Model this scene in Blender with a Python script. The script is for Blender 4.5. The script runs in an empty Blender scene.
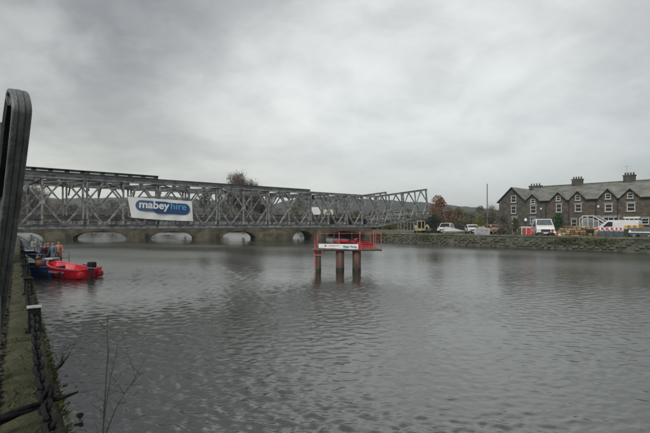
import bpy, bmesh, math, random
from mathutils import Vector, Matrix, noise
R = math.radians
S = bpy.context.scene
COL = S.collection
EYE = 2.9            # camera height above the river (river surface is z = 0)
F, CX, CY = 433.0, 325.0, 224.0
rnd = random.Random(7)

# ------------------------------------------------------------------ camera, sky, sun, exposure
cd = bpy.data.cameras.new('camera'); cam = bpy.data.objects.new('camera', cd); COL.objects.link(cam)
cam.location = (0, 0, EYE); cam.rotation_euler = (R(90), 0, 0)
cd.sensor_width = 36; cd.lens = F*36/650; cd.shift_y = 7.5/650
cd.clip_start = 0.05; cd.clip_end = 6000
S.camera = cam
S.view_settings.view_transform = 'Standard'; S.view_settings.look = 'None'
S.view_settings.exposure = 0.68; S.cycles.volume_bounces = 2; S.view_settings.gamma = 1.0

SUN_EL, SUN_AZ = 42, -155       # degrees; azimuth clockwise from +Y
w = bpy.data.worlds.new('World'); S.world = w; w.use_nodes = True
nt = w.node_tree; nt.nodes.clear(); N = nt.nodes.new; L = nt.links.new
def mth(op, a, b=None, c=None, clamp=False):
    n = N('ShaderNodeMath'); n.operation = op; n.use_clamp = clamp
    for i, v in enumerate((a, b, c)):
        if v is None: continue
        if isinstance(v, (int, float)): n.inputs[i].default_value = v
        else: L(v, n.inputs[i])
    return n.outputs[0]
wo = N('ShaderNodeOutputWorld'); bg = N('ShaderNodeBackground'); L(bg.outputs[0], wo.inputs[0])
sky = N('ShaderNodeTexSky'); sky.sky_type = 'NISHITA'; sky.sun_disc = False
sky.sun_elevation = R(SUN_EL); sky.sun_rotation = R(SUN_AZ)
tc = N('ShaderNodeTexCoord'); sp = N('ShaderNodeSeparateXYZ'); L(tc.outputs['Generated'], sp.inputs[0])
zz = mth('MAXIMUM', sp.outputs[2], 0.0)
den = mth('ADD', zz, 0.34)
cb = N('ShaderNodeCombineXYZ')
L(mth('DIVIDE', sp.outputs[0], den), cb.inputs[0]); L(mth('DIVIDE', sp.outputs[1], den), cb.inputs[1]); L(mth('MULTIPLY', zz, 0.6), cb.inputs[2])
def nz(scale, detail, rough, off, dist=0.0):
    m = N('ShaderNodeMapping'); m.inputs['Location'].default_value = off; L(cb.outputs[0], m.inputs[0])
    n = N('ShaderNodeTexNoise'); n.inputs['Scale'].default_value = scale; n.inputs['Detail'].default_value = detail
    n.inputs['Roughness'].default_value = rough; n.inputs['Distortion'].default_value = dist
    L(m.outputs[0], n.inputs['Vector']); return n.outputs['Fac']
n1 = nz(0.9, 3, 0.5, (3.1, 1.7, 0.4), 0.2); n2 = nz(1.9, 8, 0.52, (7.7, 2.3, 1.0), 0.25); n3 = nz(7.0, 6, 0.6, (1.0, 9.0, 2.0), 0.3)
def rng(v, a, b, c, d):
    n = N('ShaderNodeMapRange'); n.interpolation_type = 'SMOOTHSTEP'
    for i, x in enumerate((a, b, c, d)): n.inputs[i+1].default_value = x
    L(v, n.inputs[0]); return n.outputs[0]
# thick cloud deck, thinner and brighter towards one side, folded clouds over it
def lobe(x, y, z, c0, c1):
    v = Vector((x, y, z)).normalized(); n = N('ShaderNodeVectorMath'); n.operation = 'DOT_PRODUCT'; L(tc.outputs['Generated'], n.inputs[0]); n.inputs[1].default_value = v
    return rng(n.outputs['Value'], c0, c1, 0.0, 1.0)
l1 = lobe(0.20, 1, 0.24, 0.80, 1.0)
l2 = lobe(-0.9, 1, 0.75, 0.70, 1.0)
f = mth('ADD', mth('MULTIPLY', rng(n1, .36, .64, -1, 1), 0.035), mth('ADD', mth('MULTIPLY', rng(n2, .36, .66, -1, 1), 0.070), mth('MULTIPLY', rng(n3, .3, .7, -1, 1), 0.022)))
v = mth('ADD', mth('ADD', f, 0.315), mth('ADD', mth('MULTIPLY', l1, 0.19), mth('MULTIPLY', l2, -0.055)))
cc = N('ShaderNodeCombineColor'); L(mth('MULTIPLY', v, 0.97), cc.inputs[0]); L(mth('MULTIPLY', v, 0.998), cc.inputs[1]); L(mth('MULTIPLY_ADD', v, .955, .015), cc.inputs[2])
az = mth('ARCTAN2', sp.outputs[0], sp.outputs[1])
lowf = mth('POWER', mth('SUBTRACT', 1.0, zz, clamp=True), 6.5)
azr = rng(mth('SINE', az), -.62, .45, 0.0, 1.0)
lo = N('ShaderNodeMix'); lo.data_type = 'RGBA'; L(azr, lo.inputs[0])
lo.inputs[6].default_value = (0.49, 0.495, 0.415, 1); lo.inputs[7].default_value = (0.250, 0.273, 0.266, 1)
m1 = N('ShaderNodeMix'); m1.data_type = 'RGBA'; L(mth('MULTIPLY', lowf, mth('MULTIPLY_ADD', n2, .9, .45), clamp=True), m1.inputs[0]); L(cc.outputs[0], m1.inputs[6]); L(lo.outputs[2], m1.inputs[7])
skm = N('ShaderNodeMix'); skm.data_type = 'RGBA'; skm.blend_type = 'MULTIPLY'; skm.inputs[0].default_value = 1; L(sky.outputs[0], skm.inputs[6]); skm.inputs[7].default_value = (0.1, 0.1, 0.1, 1)
m2 = N('ShaderNodeMix'); m2.data_type = 'RGBA'; m2.inputs[0].default_value = 0.94; L(skm.outputs[2], m2.inputs[6]); L(m1.outputs[2], m2.inputs[7])
L(m2.outputs[2], bg.inputs[0]); bg.inputs[1].default_value = 1.0
sl = bpy.data.lights.new('sun', 'SUN'); sl.energy = 1.5; sl.angle = R(28); sl.color = (1, 0.97, 0.92)
so = bpy.data.objects.new('sun', sl); COL.objects.link(so)
so.rotation_euler = (R(90-SUN_EL), 0, R(180-SUN_AZ))

# ------------------------------------------------------------------ helpers
def Q(px, Z, h=0.0):       # point at distance Z along the view, on the bearing of a photo column, height h over the river
    return Vector(((px-CX)/F*Z, Z, h))
def G(px, y, h=0.0):       # point where a sight line meets the level h
    Z = F*(EYE-h)/(y-CY); return Q(px, Z, h)

MATS = {}
def mat(name, col=(.5,.5,.5), rough=0.8, metal=0.0, var=0.25, scale=3.0, bump=0.0, col2=None, bscale=None, spec=None, coords='Object', stretch=None, detail=6, lo=0.35, hi=0.65):
    if name in MATS: return MATS[name]
    m = bpy.data.materials.new(name); m.use_nodes = True; t = m.node_tree; b = t.nodes['Principled BSDF']
    b.inputs['Roughness'].default_value = rough; b.inputs['Metallic'].default_value = metal
    if spec is not None: b.inputs['Specular IOR Level'].default_value = spec
    c = t.nodes.new('ShaderNodeTexCoord'); mp = t.nodes.new('ShaderNodeMapping'); t.links.new(c.outputs[coords], mp.inputs[0])
    if stretch: mp.inputs['Scale'].default_value = stretch
    n = t.nodes.new('ShaderNodeTexNoise'); n.inputs['Scale'].default_value = scale; n.inputs['Detail'].default_value = detail; t.links.new(mp.outputs[0], n.inputs['Vector'])
    r = t.nodes.new('ShaderNodeValToRGB'); t.links.new(n.outputs['Fac'], r.inputs[0])
    a = col; d = col2 if col2 else tuple(x*(1-var) for x in col)
    if not col2: a = tuple(min(1, x*(1+var)) for x in col)
    r.color_ramp.elements[0].position = lo; r.color_ramp.elements[1].position = hi
    r.color_ramp.elements[0].color = (*d, 1); r.color_ramp.elements[1].color = (*a, 1)
    oi = t.nodes.new('ShaderNodeObjectInfo'); hs = t.nodes.new('ShaderNodeHueSaturation')
    mr = t.nodes.new('ShaderNodeMapRange'); mr.inputs[3].default_value = 0.86; mr.inputs[4].default_value = 1.14
    t.links.new(oi.outputs['Random'], mr.inputs[0]); t.links.new(mr.outputs[0], hs.inputs['Value'])
    t.links.new(r.outputs[0], hs.inputs['Color']); t.links.new(hs.outputs[0], b.inputs['Base Color'])
    if bump:
        n2 = t.nodes.new('ShaderNodeTexNoise'); n2.inputs['Scale'].default_value = bscale or scale*4; n2.inputs['Detail'].default_value = 8
        t.links.new(mp.outputs[0], n2.inputs['Vector'])
        bp = t.nodes.new('ShaderNodeBump'); bp.inputs['Strength'].default_value = bump; bp.inputs['Distance'].default_value = 0.05
        t.links.new(n2.outputs['Fac'], bp.inputs['Height']); t.links.new(bp.outputs[0], b.inputs['Normal'])
    MATS[name] = m; return m

def link(name, me, parent=None, loc=(0, 0, 0), rot=None):
    o = bpy.data.objects.new(name, me); COL.objects.link(o); o.location = loc
    if rot: o.rotation_euler = rot
    if parent: o.parent = parent
    return o
def tag(o, label=None, cat=None, group=None, kind=None):
    for kk, v in (('label', label), ('category', cat), ('group', group), ('kind', kind)):
        if v: o[kk] = v
    return o
def thing(name, label, cat, loc=(0, 0, 0), rz=0, group=None):
    o = bpy.data.objects.new(name, None); COL.objects.link(o); o.location = loc; o.rotation_euler = (0, 0, rz)
    o.empty_display_size = 0.2
    return tag(o, label, cat, group)

class MB:
    def __init__(s): s.bm = bmesh.new()
    def box(s, c, d, rot=None, bev=0.0):
        m = Matrix.Translation(Vector(c))
        if rot is not None: m = m @ (rot if isinstance(rot, Matrix) else Matrix.Rotation(rot, 4, 'Z'))
        m = m @ Matrix.Diagonal((d[0], d[1], d[2], 1))
        v = bmesh.ops.create_cube(s.bm, size=1, matrix=m)['verts']
        if bev:
            es = list({e for x in v for e in x.link_edges}); bmesh.ops.bevel(s.bm, geom=es, offset=bev, segments=2, affect='EDGES', profile=0.5)
        return s
    def bar(s, a, b, wd, hd=None, up=(0, 0, 1)):
        a, b = Vector(a), Vector(b); d = b-a; hd = hd or wd
        z = d.normalized(); u = Vector(up)
        if abs(z.dot(u)) > 0.98: u = Vector((0, 1, 0))
        x = u.cross(z).normalized(); y = z.cross(x)
        m = Matrix((x, y, z)).transposed().to_4x4(); m.translation = (a+b)/2
        bmesh.ops.create_cube(s.bm, size=1, matrix=m @ Matrix.Diagonal((wd, hd, d.length, 1))); return s
    def tube(s, pts, r, n=8, cap=True):
        pts = [Vector(p) for p in pts]; rings = []
        rr = r if isinstance(r, (list, tuple)) else [r]*len(pts)
        for i, p in enumerate(pts):
            d = (pts[min(i+1, len(pts)-1)]-pts[max(i-1, 0)]).normalized()
            u = Vector((0, 0, 1)) if abs(d.z) < 0.9 else Vector((1, 0, 0))
            x = d.cross(u).normalized(); y = x.cross(d)
            rings.append([s.bm.verts.new(p + (x*math.cos(2*math.pi*k/n)+y*math.sin(2*math.pi*k/n))*rr[i]) for k in range(n)])
        for a, b in zip(rings, rings[1:]):
            for k in range(n): s.bm.faces.new((a[k], a[(k+1) % n], b[(k+1) % n], b[k]))
        if cap and n > 2:
            s.bm.faces.new(rings[0][::-1]); s.bm.faces.new(rings[-1])
        return s
    def prism(s, prof, y0, y1, bev=0.0):      # profile in x,z extruded along y
        a = [s.bm.verts.new((x, y0, z)) for x, z in prof]; b = [s.bm.verts.new((x, y1, z)) for x, z in prof]
        n = len(prof); fs = [s.bm.faces.new(a), s.bm.faces.new(b[::-1])]
        for i in range(n): fs.append(s.bm.faces.new((a[i], b[i], b[(i+1) % n], a[(i+1) % n])))
        if bev:
            es = list({e for f_ in fs for e in f_.edges}); bmesh.ops.bevel(s.bm, geom=es, offset=bev, segments=3, affect='EDGES', profile=0.5)
        return s
    def poly(s, pts):
        s.bm.faces.new([s.bm.verts.new(p) for p in pts]); return s
    def sphere(s, c, r, sub=2):
        sx = r if isinstance(r, (tuple, list)) else (r, r, r)
        bmesh.ops.create_icosphere(s.bm, subdivisions=sub, radius=1, matrix=Matrix.Translation(Vector(c)) @ Matrix.Diagonal((*sx, 1))); return s
    def mesh(s, name, m, smooth=False, recalc=True):
        if recalc: bmesh.ops.recalc_face_normals(s.bm, faces=s.bm.faces)
        me = bpy.data.meshes.new(name); s.bm.to_mesh(me); s.bm.free()
        if smooth:
            for p in me.polygons: p.use_smooth = True
        me.materials.append(m); return me
    def build(s, name, m, parent=None, smooth=False, loc=(0, 0, 0), rot=None, recalc=True):
        return link(name, s.mesh(name, m, smooth, recalc), parent, loc, rot)
def copy_tree(o, parent=None):
    c = o.copy(); COL.objects.link(c)
    if parent: c.parent = parent
    for ch in list(o.children): copy_tree(ch, c)
    return c

M = dict(
 steel=mat('galvanised_steel', (0.315, 0.325, 0.318), 0.6, 0.25, 0.3, 4.5, 0.25, col2=(0.135, 0.142, 0.142), lo=.38, hi=.60),
 steel_dark=mat('dark_steel', (0.115, 0.12, 0.12), 0.65, 0.2, 0.3, 3, 0.2),
 steel_paint=mat('grey_painted_steel', (0.15, 0.16, 0.158), 0.45, 0.1, 0.22, 9, 0.35, stretch=(1, 1, .2), col2=(.075, .082, .08), detail=9),
 chain=mat('black_chain_iron', (0.009, 0.0095, 0.010), 0.6, 0.0, 0.4, 14, 0.6, spec=.18),
 black=mat('black_rubber', (0.015, 0.015, 0.016), 0.7, 0, 0.2, 8),
 glass=mat('dark_window_glass', (0.012, 0.014, 0.016), 0.08, 0, 0.1, 1, spec=0.4),
 white=mat('white_paint', (0.72, 0.73, 0.72), 0.4, 0, 0.05, 4),
 offwhite=mat('dirty_white_paint', (0.5, 0.5, 0.48), 0.6, 0, 0.15, 3),
 red=mat('red_boat_plastic', (0.66, 0.012, 0.030), 0.4, 0, 0.15, 3),
 redsteel=mat('red_painted_steel', (0.42, 0.025, 0.035), 0.5, 0, 0.2, 5),
 redpost=mat('weathered_red_tube', (0.42, 0.10, 0.115), 0.5, 0, 0.2, 5),
 blue=mat('blue_hull_paint', (0.012, 0.055, 0.19), 0.45, 0, 0.2, 3),
 rust=mat('rusty_pile_steel', (0.12, 0.062, 0.045), 0.8, 0.0, 0.4, 4, 0.5, col2=(0.045, 0.028, 0.022), stretch=(1, 1, .3)),
 orange=mat('orange_plastic', (0.50, 0.12, 0.04), 0.5, 0, 0.1, 4),
 yellow=mat('yellow_machine_paint', (0.50, 0.40, 0.20), 0.5, 0, 0.12, 4),
 wood=mat('timber_boards', (0.16, 0.11, 0.07), 0.8, 0, 0.3, 2, 0.2, stretch=(1, 8, 8)),
 tan=mat('tan_sandstone', (0.26, 0.19, 0.095), 0.85, 0, 0.3, 4, 0.3),
 bark=mat('bark', (0.12, 0.105, 0.085), 0.9, 0, 0.3, 6, 0.3),
 rope=mat('dark_rope', (0.010, 0.010, 0.011), 0.9, 0, 0.4, 20, 0.5, spec=.12),
 concrete=mat('grey_concrete', (0.24, 0.24, 0.22), 0.85, 0, 0.2, 1.2, 0.3),
)

# ------------------------------------------------------------------ water
SLOPE = 0.18
def water():
    m = bpy.data.materials.new('river_water'); m.use_nodes = True; t = m.node_tree; b = t.nodes['Principled BSDF']
    b.inputs['Base Color'].default_value = (0.022, 0.026, 0.017, 1); b.inputs["Roughness"].default_value = 0.09; b.inputs['IOR'].default_value = 2.4
    g = t.nodes.new('ShaderNodeNewGeometry')
    an = t.nodes.new('ShaderNodeAttribute'); an.attribute_name = 'ripple_roughness'; t.links.new(an.outputs['Fac'], b.inputs['Roughness'])
    def ns(sx, sy, rot, scale, detail, rough=0.55, dist=0.0):
        mp = t.nodes.new('ShaderNodeMapping'); mp.inputs['Scale'].default_value = (sx, sy, 1); mp.inputs['Rotation'].default_value = (0, 0, rot)
        t.links.new(g.outputs['Position'], mp.inputs[0])
        n = t.nodes.new('ShaderNodeTexNoise'); n.inputs['Scale'].default_value = scale; n.inputs['Detail'].default_value = detail; n.inputs['Roughness'].default_value = rough
        n.inputs['Distortion'].default_value = dist
        t.links.new(mp.outputs[0], n.inputs['Vector']); return n.outputs['Fac']
    def m_(op, a, b_):
        n = t.nodes.new('ShaderNodeMath'); n.operation = op
        for i, v in enumerate((a, b_)):
            if isinstance(v, (int, float)): n.inputs[i].default_value = v
            else: t.links.new(v, n.inputs[i])
        return n.outputs[0]
    big = ns(0.8, 1.1, 0.35, 0.8, 3); mid = ns(0.75, 1.15, 0.25, 3.6, 3, 0.5, 0.9); fine = ns(0.85, 1.2, -0.3, 10, 4, 0.6, 0.6)
    calm = ns(0.06, 0.12, 0.5, 1.0, 4, 0.6, 1.0)
    h = m_('ADD', m_('MULTIPLY', big, 0.50), m_('ADD', m_('MULTIPLY', mid, 0.44), m_('MULTIPLY', fine, 0.055)))
    mr = t.nodes.new('ShaderNodeMapRange'); mr.inputs[1].default_value = 0.35; mr.inputs[2].default_value = 0.65; mr.inputs[3].default_value = 0.42; mr.inputs[4].default_value = 1.0
    t.links.new(calm, mr.inputs[0])
    bp = t.nodes.new('ShaderNodeBump'); bp.inputs['Distance'].default_value = 0.034
    t.links.new(mr.outputs[0], bp.inputs['Strength']); t.links.new(h, bp.inputs['Height']); t.links.new(bp.outputs[0], b.inputs['Normal'])
    # rippled surface: sum of short wind waves, finer mesh where one stands closer
    import numpy as np
    rs = np.random.RandomState(3)
    Zs = [1.0]
    while Zs[-1] < 140: Zs.append(Zs[-1]*1.0046)
    Zs = np.array(Zs); th = np.linspace(R(-62), R(62), 470)
    ZZ, TH_ = np.meshgrid(Zs, th, indexing='ij'); X = ZZ*np.tan(TH_*.88); Y = ZZ
    cell = ZZ*.0058
    LOST = np.zeros_like(X); H = np.zeros_like(X); A = np.zeros_like(X)
    for k_ in range(7):
        a = rs.uniform(0, 6.28); lam = rs.uniform(9, 34); A += np.sin((X*np.cos(a)*.6+Y*np.sin(a)*1.3)*2*np.pi/lam+rs.uniform(0, 6.28))
    A = np.clip(1.0+.25*A, .45, 1.7)*(.85+.35/(1+(Y/13.0)**2))
    n_ = 130
    for k_ in range(n_):
        lam = .08*(.52/.08)**(rs.uniform(0, 1)**1.1); a = np.pi/2+.3+rs.normal(0, .95); kk = 2*np.pi/lam
        sl = SLOPE*np.sqrt(2.0/n_)
        keep = np.clip((lam/cell-1.7)/1.3, 0, 1)
        ph = (X*np.cos(a)+Y*np.sin(a))*kk+rs.uniform(0, 6.28)
        LOST += (1-keep**2)*sl*sl/2
        H += keep*sl/kk*(np.sin(ph)-.22*np.cos(2*ph))
    H *= A; fade = np.clip((140-ZZ)/25, 0, 1); H *= fade
    nr, nc = X.shape
    V = np.stack([X, Y, H], -1).reshape(-1, 3); idx = np.arange(nr*nc).reshape(nr, nc)
    Fq = np.stack([idx[:-1, :-1], idx[:-1, 1:], idx[1:, 1:], idx[1:, :-1]], -1).reshape(-1, 4)
    me = bpy.data.meshes.new('water'); me.vertices.add(len(V)); me.vertices.foreach_set('co', V.astype(np.float32).ravel())
    me.loops.add(Fq.size); me.loops.foreach_set('vertex_index', Fq.astype(np.int32).ravel()); me.polygons.add(len(Fq))
    me.polygons.foreach_set('loop_start', np.arange(0, Fq.size, 4, dtype=np.int32)); me.polygons.foreach_set('loop_total', np.full(len(Fq), 4, np.int32))
    # waves too short for the mesh there become surface roughness
    al = np.sqrt(np.maximum(LOST, 0)*.5)*A*.3; rgh = np.clip(np.sqrt(al+.003), .05, .4)
    at = me.attributes.new('ripple_roughness', 'FLOAT', 'POINT'); at.data.foreach_set('value', rgh.astype(np.float32).ravel())
    me.update(calc_edges=True); me.polygons.foreach_set('use_smooth', np.ones(len(Fq), bool)); me.materials.append(m); me.validate()
    # the calm remainder of the river around the rippled sheet, in the same mesh
    bm = bmesh.new(); bm.from_mesh(me)
    z0, z1 = Zs[0], Zs[-1]; tx = math.tan(R(62)*.88)
    for q in ([(-z1*tx, z1, 0), (z1*tx, z1, 0), (900, 1400, 0), (-900, 1400, 0)], [(-z0*tx, z0, 0), (-z1*tx, z1, 0), (-900, 1400, 0), (-900, -60, 0)],
              [(z1*tx, z1, 0), (z0*tx, z0, 0), (900, -60, 0), (900, 1400, 0)], [(-900, -60, 0), (900, -60, 0), (z0*tx, z0, 0), (-z0*tx, z0, 0)]):
        bm.faces.new([bm.verts.new(p) for p in q])
    bm.to_mesh(me); bm.free()
    at = me.attributes['ripple_roughness']; nv = len(at.data); n0 = len(V)
    for i in range(n0, nv): at.data[i].value = .13
    link('water', me)['kind'] = 'structure'
water()

# bank line of the far side: 1/Z grows with the column
def bankZ(px): return 54.6*560.0/(px+60.0)
GR = 1.4     # far bank level
def grass_mat():
    return mat('rough_grass', (0.060, 0.075, 0.028), 0.95, 0, 0.3, 0.35, 0.5, col2=(0.075, 0.062, 0.035), bscale=9)
def tarmac(): return mat('wet_tarmac', (0.06, 0.062, 0.062), 0.55, 0, 0.2, 0.8, 0.2)
def far_bank():
    edge = [Q(px, bankZ(px)) for px in (368, 420, 500, 560, 650, 800, 1100)]
    # ground behind the wall
    g = MB(); e2 = [Vector((p.x+0.45, p.y+0.4, GR)) for p in edge]
    back = [(900, 30, GR), (900, 1500, GR), (-60, 1500, GR), (-30, 330, GR), (-12, 190, GR), (-3, 120, GR), (5.5, 84, GR)]
    g.poly([*e2, *back]); g.build('ground', grass_mat())['kind'] = 'structure'
    # road strip before the houses
    r = MB(); a, b = Q(430, bankZ(430)+6, GR+.006), Q(760, bankZ(760)+5, GR+.006); d = (b-a).normalized(); nn = Vector((-d.y, d.x, 0))
    r.poly([a, b, b+nn*6, a+nn*6]).build('road', tarmac())['kind'] = 'structure'
    # wall
    t = thing('river_wall', 'long low mossy stone river wall along the far bank below the houses', 'wall')
    ms = mat('mossy_river_stone', (0.105, 0.10, 0.078), 0.9, 0, 0.3, 1.3, 0.9, col2=(0.035, 0.045, 0.025), bscale=7)
    mw = MB(); cp = MB()
    rows = 5
    full = []
    for p, q in zip(edge, edge[1:]):
        n = max(2, int((q-p).length/0.9))
        for i in range(n): full.append(p.lerp(q, i/n))
    full.append(edge[-1])
    V = []
    for i, p in enumerate(full):
        col = []
        for j in range(rows+1):
            z = -0.5 + (GR-0.04+0.5)*j/rows
            off = (1-j/rows)*0.25 + 0.07*noise.noise(Vector((i*1.3, j*2.1, 0)))
            col.append(mw.bm.verts.new((p.x-off*0.7, p.y-off*0.7, z)))
        V.append(col)
    for a, b in zip(V, V[1:]):
        for j in range(rows): mw.bm.faces.new((a[j], b[j], b[j+1], a[j+1]))
    mw.build('wall_face', ms, t)
    bl = [MB().box((0, 0, 0), (lx, .14, hz_), bev=.03).mesh('wall_stone', mat(f'river_stone_{i}', c, .9, 0, .3, 3, .6, col2=tuple(q*.45 for q in c))) for i, (lx, hz_, c) in enumerate(((.62, .24, (.12, .115, .09)), (.46, .22, (.085, .085, .065)), (.75, .26, (.10, .105, .07)), (.38, .2, (.14, .13, .10))))]
    NB = 0
    for (p, q) in zip(edge[::-1][1:], edge[::-1]):
        if NB >= 290: break
        dd = (q-p); ln = dd.length; dd.normalize(); ag = math.atan2(dd.y, dd.x); x = ln
        while x > .4 and NB < 290:
            for j in range(5):
                if rnd.random() < .5 and NB < 290 and p.x < 36:
                    c = p+dd*(x-.3*(j % 2)); link('wall_stone', rnd.choice(bl), t, loc=(c.x-.055-(1-j/5)*.15, c.y-.055-(1-j/5)*.15, .12+j*.25), rot=(0, rnd.uniform(-.03, .03), ag)); NB += 1
            x -= .72
    for i, (p, q) in enumerate(zip(full, full[1:])):
        c = (p+q)/2; d = q-p; ang = math.atan2(d.y, d.x)
        h = 0.16+0.05*rnd.random()
        cp.box((c.x+0.18, c.y+0.18, GR+h/2-0.05), (d.length*0.97, 0.62+0.1*rnd.random(), h), ang+rnd.uniform(-.03, .03))
    o = cp.build('coping', mat('pale_coping', (0.15, 0.15, 0.115), 0.9, 0, 0.3, 0.8, 0.5, col2=(0.06, 0.072, 0.035)), t); o['kind'] = 'stuff'
    # short return wall to the old bridge
    p = edge[0]; q = Q(366, 79)
    r2 = MB(); r2.bar((p.x, p.y, GR/2-.2), (q.x, q.y, GR/2-.2), 0.6, 1.7); r2.build('return_wall', ms, t)
    return full
BANK = far_bank()
# left bank land
QD = Vector((-308, 433, 0)).normalized(); QN = Vector((QD.y, -QD.x, 0))   # quay direction and its right-hand normal
QZ = 1.35
def K(t_, a, h=QZ): p = QD*t_+QN*a; return Vector((p.x, p.y, h))
gpath = mat('gritty_path', (0.075, 0.07, 0.055), 0.9, 0, 0.35, 2.5, 0.5, col2=(0.035, 0.035, 0.022))
MB().poly([K(-12, -0.13, QZ-.03), K(90, -0.13, QZ-.03), K(90, -200, QZ-.03), K(-12, -200, QZ-.03)]).build('quay_ground', gpath)['kind'] = 'structure'

# ------------------------------------------------------------------ quay wall
def quay():
    t = thing('quay_wall', 'mossy stone quay edge running away along the left side of the picture', 'quay')
    mc = mat('mossy_coping_stone', (0.060, 0.057, 0.028), 0.9, 0, 0.3, 3.2, 1.0, col2=(0.019, 0.026, 0.005), bscale=22)
    mf = mat('quay_masonry', (0.10, 0.095, 0.075), 0.9, 0, 0.3, 2, 0.6, col2=(0.03, 0.035, 0.02))
    s = -3.0
    cuts = [-3, -1.6, -.35, 1.0, 2.3, 3.75, 5.1, 6.15, 7.1, 8.15, 9.6, 11.2, 12.6, 14.1, 15.4]
    while cuts[-1] < 69: cuts.append(cuts[-1]+rnd.uniform(1.2, 1.7))
    ang = math.atan2(QD.y, QD.x)
    for a, b in zip(cuts, cuts[1:]):
        mb = MB(); ln = b-a-0.03
        bmesh.ops.create_grid(mb.bm, x_segments=8, y_segments=4, size=0.5, matrix=Matrix.Diagonal((ln, 0.45, 1, 1)))
        for v in mb.bm.verts:
            edge = max(abs(v.co.x)/(ln/2), abs(v.co.y)/0.225)
            v.co.z = 0.012*noise.noise(Vector((v.co.x*4+a, v.co.y*4, 0))) - (0.03 if edge > .98 else 0)
            if edge > .98 and abs(v.co.y) > .2: v.co.y += 0.012*noise.noise(Vector((v.co.x*5+a*3, 2, 0)))
        r = bmesh.ops.extrude_edge_only(mb.bm, edges=[e_ for e_ in mb.bm.edges if e_.is_boundary])
        for v in r['geom']:
            if isinstance(v, bmesh.types.BMVert): v.co.z = -0.28
        o = mb.build('coping_stone', mc, t, smooth=True, loc=K((a+b)/2, 0.088+rnd.uniform(-.008, .008), QZ+rnd.uniform(-.008, .008)), rot=(rnd.uniform(-.01, .01), rnd.uniform(-.006, .006), ang+rnd.uniform(-.006, .006)))
    # masonry courses below
    bl = MB().box((0, 0, 0), (0.78, 0.3, 0.34), bev=0.015).mesh('masonry_block', mf)
    cnt = 0
    for j in range(4):
        x = -3+(j % 2)*0.4
        while x < 26:
            o = link('masonry_block', bl, t, loc=K(x, 0.13+rnd.uniform(-.015, .015), QZ-0.46-j*0.36), rot=(0, 0, ang)); cnt += 1
            x += 0.8
    MB().bar(K(-3, -0.15, QZ-0.9), K(69, -0.15, QZ-0.9), 0.35, 1.7).build('wall_core', mf, t)
    MB().bar(K(26, 0.14, QZ-0.95), K(69, 0.14, QZ-0.95), 0.3, 1.35).build('far_face', mf, t)
quay()

def bollards():
    cap = mat('pale_cap', (0.30, 0.30, 0.28), 0.7, 0, 0.25, 8)
    def make():
        t = thing('bollard', '', 'bollard', group='chain bollards along the quay edge')
        mb = MB(); mb.box((0, 0, .17), (.155, .155, .34), bev=.012); mb.box((0, 0, .015), (.22, .22, .03)); mb.build('post', M['chain'], t)
        MB().box((0, 0, .352), (.185, .185, .022), bev=.005).build('cap', cap, t)
        for s_ in (-1, 1): MB().tube([(s_*.07, 0, .27), (s_*.12, 0, .25)], .022).build('chain_eye', M['chain'], t)
        return t
    ts = [2.2, 7.55, 11.6, 15.6, 19.6, 24, 28.5, 33, 38]
    ang = math.atan2(QD.y, QD.x); pr = make()
    labs = ['black iron bollard at the very bottom of the picture, outside the left corner', 'nearest black bollard with pale flat cap standing on mossy quay edge',
            'second nearest dark bollard behind the capped one', 'third dark bollard along the quay edge', 'fourth dark bollard, left of the blue boat']+['fifth bollard along the quay, beside the bow of the blue boat', 'sixth bollard, just under the steel truss', 'seventh bollard, past the steel truss', 'farthest small bollard, towards the old stone bridge']
    for i, s in enumerate(ts):
        o = pr if i == 0 else copy_tree(pr)
        if i > 1:
            for c_ in o.children:
                if c_.name.startswith('cap'):
                    c_.data = CAPD if i > 2 else c_.data.copy(); CAPD = c_.data
                    if i == 2: c_.data.materials[0] = M['chain']
        o.location = K(s, 0.205); o.rotation_euler = (0, 0, ang); tag(o, labs[i], 'bollard')
    # chain links between bollards
    mb = MB(); pts = []
    for i in range(20):
        a = 2*math.pi*i/20; pts.append((0.085*math.cos(a) + (0.045 if math.cos(a) > 0 else -0.045), 0.042*math.sin(a), 0))
    pts.append(pts[0]); pts.append(pts[1]); mb.tube(pts, 0.0175, 10, cap=False)
    lk = mb.mesh('chain_link', M['chain'], True)
    far = MB()
    for i, (a, b) in enumerate(zip(ts, ts[1:])):
        lab = ['heavy black iron chain in the foreground hanging from the nearest capped bollard', 'black chain between the two nearest bollards on quay', 'black chain past the second bollard on quay'][i] if i < 3 else ['chain beside the blue boat, fourth along the quay', 'chain leading in under the truss, fifth along the quay', 'chain under the truss, sixth along the quay', 'chain past the truss, seventh along the quay', 'farthest chain, towards the old stone bridge'][i-3]
        t = thing('chain', lab, 'chain', group='chains between quay bollards')
        ln = b-a-.24; n = int(ln/0.19); sag = 0.14 if i else 0.12
        for j in range(n):
            u = (j+.5)/n; z = QZ+.25-sag*4*u*(1-u); sl = -sag*4*(1-2*u)/ln
            side = 0.205-0.03*math.sin(u*math.pi)
            o = link('chain_link', lk, t); o.location = K(a+.12+u*ln, side, z)
            o.rotation_euler = Matrix.Rotation(ang, 3, 'Z').to_4x4().to_3x3().to_euler()
            mx = Matrix.Rotation(ang, 4, 'Z') @ Matrix.Rotation(-math.atan(sl), 4, 'Y') @ Matrix.Rotation(R(45 if j % 2 else -45)+rnd.uniform(-.2, .2), 4, 'X')
            o.rotation_euler = mx.to_euler()
bollards()

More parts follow.
